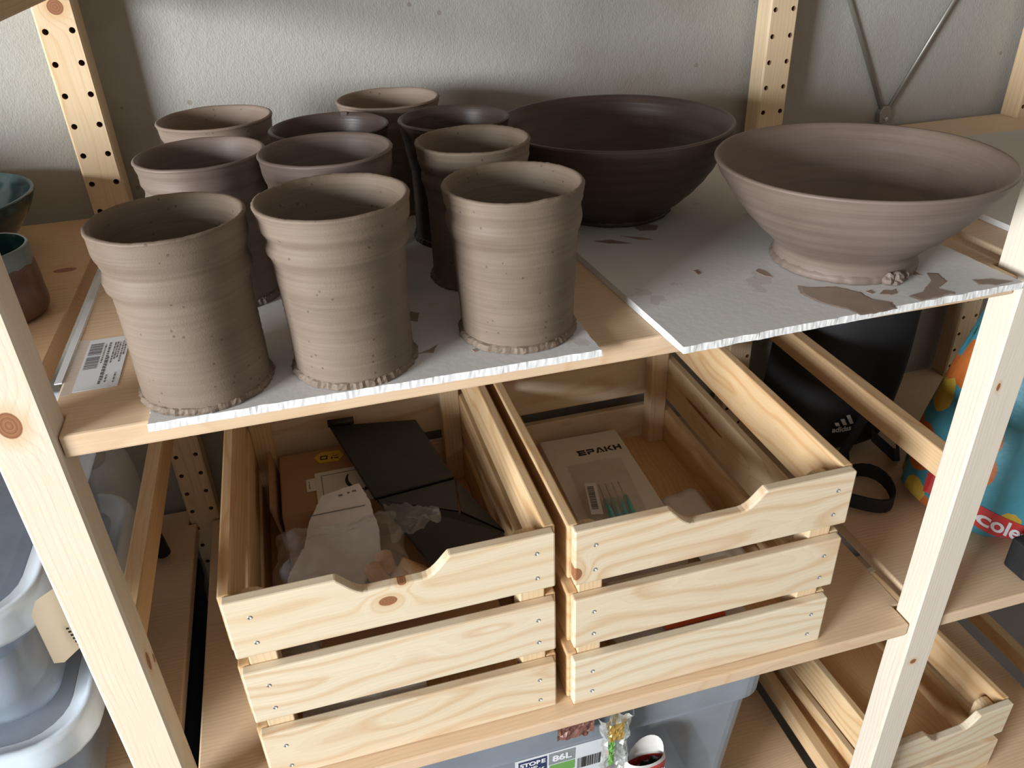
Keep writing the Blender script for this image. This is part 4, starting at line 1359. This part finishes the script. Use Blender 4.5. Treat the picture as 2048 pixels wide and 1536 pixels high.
tag(bh, 'curved black plastic hook standing behind the left frame rung', 'hook')
shelf(-0.8405, -0.0107, Z3, 'low pine shelf board at left, added to hold the dark case')
dk = empty('gap_shade_case', (-0.215, 0.27, Z3 + 0.0003))  # black case and the board under it, added to darken the shelf gap
tag(dk, 'dark case added below the stacked clear boxes to blacken the shelf gap', 'case')
MB().box(-0.19, -0.22, 0.0, 0.187, 0.205, 0.34).build('body', M['black'], dk, bevel=0.008)
MB().box(-0.195, -0.225, 0.335, 0.192, 0.210, 0.375).build('lid', M['black'], dk, bevel=0.006)

# ------------------------------------------------------------------ big tub under the middle shelf
tb = empty('storage_tub', (0.355, 0.245, Z3 + 0.0003))
tag(tb, 'large cloudy plastic storage tub with an 86L label under the crates', 'storage tub')
TW, TD, THh = 0.620, 0.430, 0.4175


def tring(w_, d_, z, r=0.03):
    return [(a, b, z) for a, b in rrect(w_, d_, r)]


mb = MB()
loft(mb, [tring(TW - 0.075, TD - 0.075, 0.0), tring(TW - 0.06, TD - 0.06, 0.008), tring(TW - 0.018, TD - 0.016, THh - 0.075), tring(TW - 0.016, TD - 0.014, THh - 0.070), tring(TW + 0.000, TD + 0.000, THh - 0.064), tring(TW + 0.004, TD + 0.004, THh - 0.012)])
mb.f.append(tuple(range(28)))
mb.mi.append(0)
mb.build('body', M['tub_big'], tb, smooth=False)
rm = MB()
loft(rm, [tring(TW + 0.004, TD + 0.004, THh - 0.014), tring(TW + 0.036, TD + 0.012, THh - 0.012), tring(TW + 0.038, TD + 0.014, THh - 0.002), tring(TW + 0.030, TD + 0.008, THh), tring(TW - 0.004, TD - 0.004, THh), tring(TW - 0.008, TD - 0.008, THh - 0.01)])
rm.build('rim', M['tub_rim'], tb, smooth=False)
MB().box(TW / 2 + 0.002, -TD / 2 + 0.03, THh - 0.034, TW / 2 + 0.020, -TD / 2 + 0.05, THh - 0.004).build('clip', M['tub_rim'], tb, bevel=0.002)
MB().box(-0.26, -0.18, 0.012, 0.26, 0.18, 0.16).build('stored_cloth', M['greycloth'], tb, bevel=0.02)
MB().box(-0.22, -0.17, 0.165, 0.10, 0.16, 0.27).build('stored_cloth', M['blue'], tb, bevel=0.02)


def tub_y(z):
    """front face of the tub wall below its ledge, in tub space"""
    f = (z - 0.008) / (THh - 0.075 - 0.008)
    return -((TD - 0.06) + f * (0.06 - 0.016)) / 2


ztop = THh - 0.0765


def front_quad(x0, x1, z0, z1, lift, name, mat, parent):
    pts_ = [(x0, tub_y(z0) - lift, z0), (x1, tub_y(z0) - lift, z0), (x1, tub_y(z1) - lift, z1), (x0, tub_y(z1) - lift, z1)]
    bk = [(p[0], p[1] + 0.0003, p[2]) for p in pts_]
    return MB().add(pts_ + bk, [(0, 1, 2, 3), (7, 6, 5, 4), (0, 4, 5, 1), (1, 5, 6, 2), (2, 6, 7, 3), (3, 7, 4, 0)]).build(name, mat, parent)


LX = -0.012
lab = front_quad(LX, LX + 0.115, ztop - 0.105, ztop, 0.0008, 'label', M['sticker'], tb)
front_quad(LX + 0.004, LX + 0.039, ztop - 0.040, ztop - 0.004, 0.0012, 'navy_panel', M['navy'], lab)
front_quad(LX + 0.0415, LX + 0.0745, ztop - 0.026, ztop - 0.003, 0.0012, 'grey_panel', M['greyprint'], lab)
front_quad(LX + 0.0425, LX + 0.0745, ztop - 0.046, ztop - 0.028, 0.0012, 'green_panel', M['green'], lab)
bz = MB()
x = LX + 0.078
rnd = random.Random(2)
while x < LX + 0.108:
    wd = rnd.choice((0.0006, 0.0010, 0.0016))
    z0, z1 = ztop - 0.050, ztop - 0.028
    bz.add([(x, tub_y(z0) - 0.0014, z0), (x + wd, tub_y(z0) - 0.0014, z0), (x + wd, tub_y(z1) - 0.0014, z1), (x, tub_y(z1) - 0.0014, z1)], [(0, 1, 2, 3)])
    x += wd + rnd.choice((0.0006, 0.0012))
bz.build('barcode', M['ink'], lab)
sl = (0, (tub_y(ztop) - tub_y(ztop - 0.1)) / 0.1, 1)


def tub_text(s, size, x, dz, mat, bold=0.0004, sx=1.0):
    z = ztop - dz
    return text('lettering', s, size, mat, lab, (LX + x, tub_y(z) - 0.0016, z), (1, 0, 0), sl, 0.0001, bold, sx)


tub_text('STORE', 0.0105, 0.0215, 0.0115, M['logo'], 0.0004, 1.0)
tub_text('AND', 0.0055, 0.0215, 0.0200, M['logo'], 0.0002)
tub_text('PACK', 0.0105, 0.0215, 0.0285, M['logo'], 0.0004, 1.1)
tub_text('86L', 0.0160, 0.058, 0.0145, M['logo'], 0.0006)

# crumpled foil packet tucked between tub and shelf, and the open bag beside it
fp = empty('foil_packet', (0.458, 0.017, -0.62))
tag(fp, 'crumpled silver and green foil packet hanging down in front of the tub', 'packet')


def foilfn(u, v):
    a = (u - 0.5)
    wdt = 0.056 - 0.024 * math.sin(v * 2.6)
    return (a * wdt + 0.004 * nz(u * 4, v * 9, 1), 0.006 * math.cos(a * 9) + 0.006 * nz(u * 7, v * 11, 2) - 0.004 * math.sin(math.pi * u), v * 0.136 + 0.002 * nz(u * 6, v * 6, 3))


MB().grid(16, 30, foilfn).build('wrapper', M['foil'], fp)
MB().grid(6, 12, lambda u, v: (-0.012 + u * 0.007 + 0.002 * nz(u * 4, v * 8, 4), -0.0125 - 0.003 * abs(nz(u * 5, v * 9, 5)), 0.062 + v * 0.044)).build('green_band', M['green'], fp)
MB().grid(8, 10, lambda u, v: (-0.012 + u * 0.018 + 0.002 * nz(u * 5, v * 5, 7), -0.0125 - 0.004 * abs(nz(u * 6, v * 6, 8)), 0.104 + v * 0.030)).build('gold_band', M['gold'], fp)
bp = empty('brown_wrapper', (0.405, 0.020, -0.509))
tag(bp, 'brown shiny wrapper sticking out below the shelf left of the foil packet', 'wrapper')
MB().grid(14, 6, lambda u, v: (-0.016 + u * 0.044, -0.002 + 0.006 * nz(u * 6, v * 5, 3), v * 0.022 + 0.003 * nz(u * 5, v * 3, 1))).build('wrapper', M['brownfoil'], bp, solid=0.0006)
ob = empty('open_packet', (0.496, 0.010, -0.69))
tag(ob, 'open white topped packet with a red band in front of the tub', 'packet')


def pack(u, v):
    t = 2 * math.pi * u
    return (0.0265 * math.cos(t), 0.007 * math.sin(t) * (1 - 0.2 * v), v * 0.1)


MB().grid(28, 8, lambda u, v: (0.0265 * math.cos(2 * math.pi * u), 0.0085 * math.sin(2 * math.pi * u), v * 0.092)).build('dark_body', M['purple'], ob, smooth=True)
MB().grid(28, 3, lambda u, v: (0.0268 * math.cos(2 * math.pi * u), 0.0088 * math.sin(2 * math.pi * u), 0.092 + v * 0.017)).build('red_band', M['red'], ob, smooth=True)
MB().grid(28, 8, lambda u, v: ((0.0268 - 0.004 * v) * math.cos(2 * math.pi * u), (0.0088 + 0.002 * v) * math.sin(2 * math.pi * u), 0.109 + v * (0.010 + 0.024 * max(0.0, math.sin(2 * math.pi * u + 0.5)))) ).build('white_top', M['paper'], ob, smooth=True)
MB().grid(20, 6, lambda u, v: ((u - 0.5) * 0.042, -0.002 + 0.002 * math.sin(u * 20), 0.100 + v * (0.006 + 0.022 * u) * (1 - abs(u - 0.55)))).build('dark_contents', M['ink'], ob)
text('lettering', 'BAG EXTENSION', 0.0058, M['logo'], ob, (0.0, -0.0093, 0.1005), (1, 0, 0), (0, 0, 1), 0.0001, 0.0001)


# ------------------------------------------------------------------ bags on the right shelf
def blob(rx, ry, h, seed, top=0.6, n=40, m=36, lean=(0, 0), fold=0.012, base=0.12):
    vs_, fs_ = [], []
    for j in range(m + 1):
        f = j / m
        s = max(0.3, (1 - (1 - min(1, f / base)) ** 2) ** 0.5) if f < base else 1.0
        s *= 1 - (1 - top) * (max(0, f - 0.12) / 0.88) ** 1.6
        if f > 0.9:
            s *= math.sqrt(max(0.0, 1 - ((f - 0.9) / 0.1) ** 2)) * 0.98 + 0.02
        for k in range(n):
            t = 2 * math.pi * k / n
            c, sn = math.cos(t), math.sin(t)
            c2 = math.copysign(abs(c) ** 0.75, c)
            s2 = math.copysign(abs(sn) ** 0.75, sn)
            d = 1 + fold * 6 * nz(c * 1.6, sn * 1.6, f * 3 + seed) + fold * 3 * nz(c * 5, sn * 5, f * 5 + seed)
            vs_.append((rx * s * c2 * d + lean[0] * f, ry * s * s2 * d + lean[1] * f, f * h))
    for j in range(m):
        for k in range(n):
            fs_.append((j * n + k, j * n + (k + 1) % n, (j + 1) * n + (k + 1) % n, (j + 1) * n + k))
    fs_.append(tuple(range(n - 1, -1, -1)))
    fs_.append(tuple(range(m * n, m * n + n)))
    return MB().add(vs_, fs_)


bk = empty('black_backpack', (0.950, 0.392, Z2 + 0.0003))
tag(bk, 'black fabric bag with a small white three stripe logo on the narrow shelf', 'bag')
bkb = blob(0.092, 0.086, 0.375, 3, top=0.85, lean=(0.045, 0.0)).build('body', M['black'], bk, smooth=True)
pts = []
for k in range(25):
    t_ = 2 * math.pi * k / 24
    pts.append((-0.030 + 0.042 * math.cos(t_), -0.168 + 0.040 * math.sin(t_), 0.017 + 0.006 * math.sin(2 * t_)))
MB().ribbon(pts, (0, 0, 1), 0.022, 0.003).build('strap', M['black'], bk)
MB().ribbon([(0.01, -0.10, 0.10), (-0.02, -0.115, 0.075), (-0.035, -0.118, 0.045), (-0.030, -0.120, 0.020)], (1, 0.2, 0), 0.024, 0.003).build('strap', M['black'], bk)
MB().ribbon([(0.02, -0.105, 0.060), (0.05, -0.125, 0.030), (0.075, -0.110, 0.014), (0.095, -0.080, 0.013)], (0, 0.4, 1), 0.020, 0.003).build('strap', M['black'], bk)


def drape(o, body, lift):
    """lay flat print on a bag: move every vertex along Y onto the front of the body"""
    from mathutils.bvhtree import BVHTree
    me_ = body.data
    t_ = BVHTree.FromPolygons([v.co.copy() for v in me_.vertices], [tuple(p.vertices) for p in me_.polygons])
    for v in o.data.vertices:
        hit = t_.ray_cast(Vector((v.co.x, -1.0, v.co.z)), Vector((0, 1, 0)))
        if hit[0] is not None:
            v.co.y = hit[0].y - lift + (v.co.y if abs(v.co.y) < 0.002 else 0.0)


bk_body = [c for c in bk.children if c.name.startswith('body')][0]
LX0, LZ0 = -0.0300, 0.0590
lg = MB()
for (x0, h1) in ((0.0000, 0.0060), (0.0085, 0.0112), (0.0170, 0.0165)):
    for k in range(4):
        f0, f1 = k / 4, (k + 1) / 4
        sh = 0.55
        lg.add([(LX0 + x0 + sh * h1 * (1 - f0) * 0.0 - sh * h1 * f0 + sh * h1, 0, LZ0 + 0.012 + h1 * f0), (LX0 + x0 + 0.0064 - sh * h1 * f0 + sh * h1, 0, LZ0 + 0.012 + h1 * f0), (LX0 + x0 + 0.0064 - sh * h1 * f1 + sh * h1, 0, LZ0 + 0.012 + h1 * f1), (LX0 + x0 - sh * h1 * f1 + sh * h1, 0, LZ0 + 0.012 + h1 * f1)], [(0, 1, 2, 3)])
drape(lg.build('stripe_logo', M['logo'], bk), bk_body, 0.0012)
drape(text('lettering', 'adidas', 0.0125, M['logo'], bk, (LX0 + 0.0135, 0, LZ0 + 0.0055), (1, 0, 0), (0, 0, 1), 0.0001, 0.0003), bk_body, 0.0014)

fg = empty('fruit_print_bag', (1.115, 0.166, Z2 + 0.0003))
tag(fg, 'turquoise shopping bag printed with oranges and lemons on the narrow shelf', 'bag')
fgb = blob(0.150, 0.100, 0.405, 8, top=0.68, lean=(0.045, 0.0), fold=0.014, base=0.05).build('body', M['fruit'], fg, smooth=True)
fg_body = [c for c in fg.children if c.name.startswith('body')][0]
drape(MB().grid(40, 6, lambda u, v: (-0.150 + u * 0.095, 0.0, 0.063 - 0.0445 * u + (v - 0.5) * 0.033)).build('red_strip', M['red'], fg, smooth=True), fg_body, 0.0010)
drape(text('lettering', 'coles', 0.030, M['logo'], fg, (-0.093, 0, 0.0370), (1, 0, -0.45), (0.1, 0, 1), 0.0002, 0.0006), fg_body, 0.0018)
bx_ = MB().box(1.008, 0.020, Z2 + 0.0003, 1.10, 0.055, Z2 + 0.048).build('black_pouch', M['black'], bevel=0.004, center=True)
tag(bx_, 'small black pouch at the right edge in front of the fruit print bag', 'pouch')
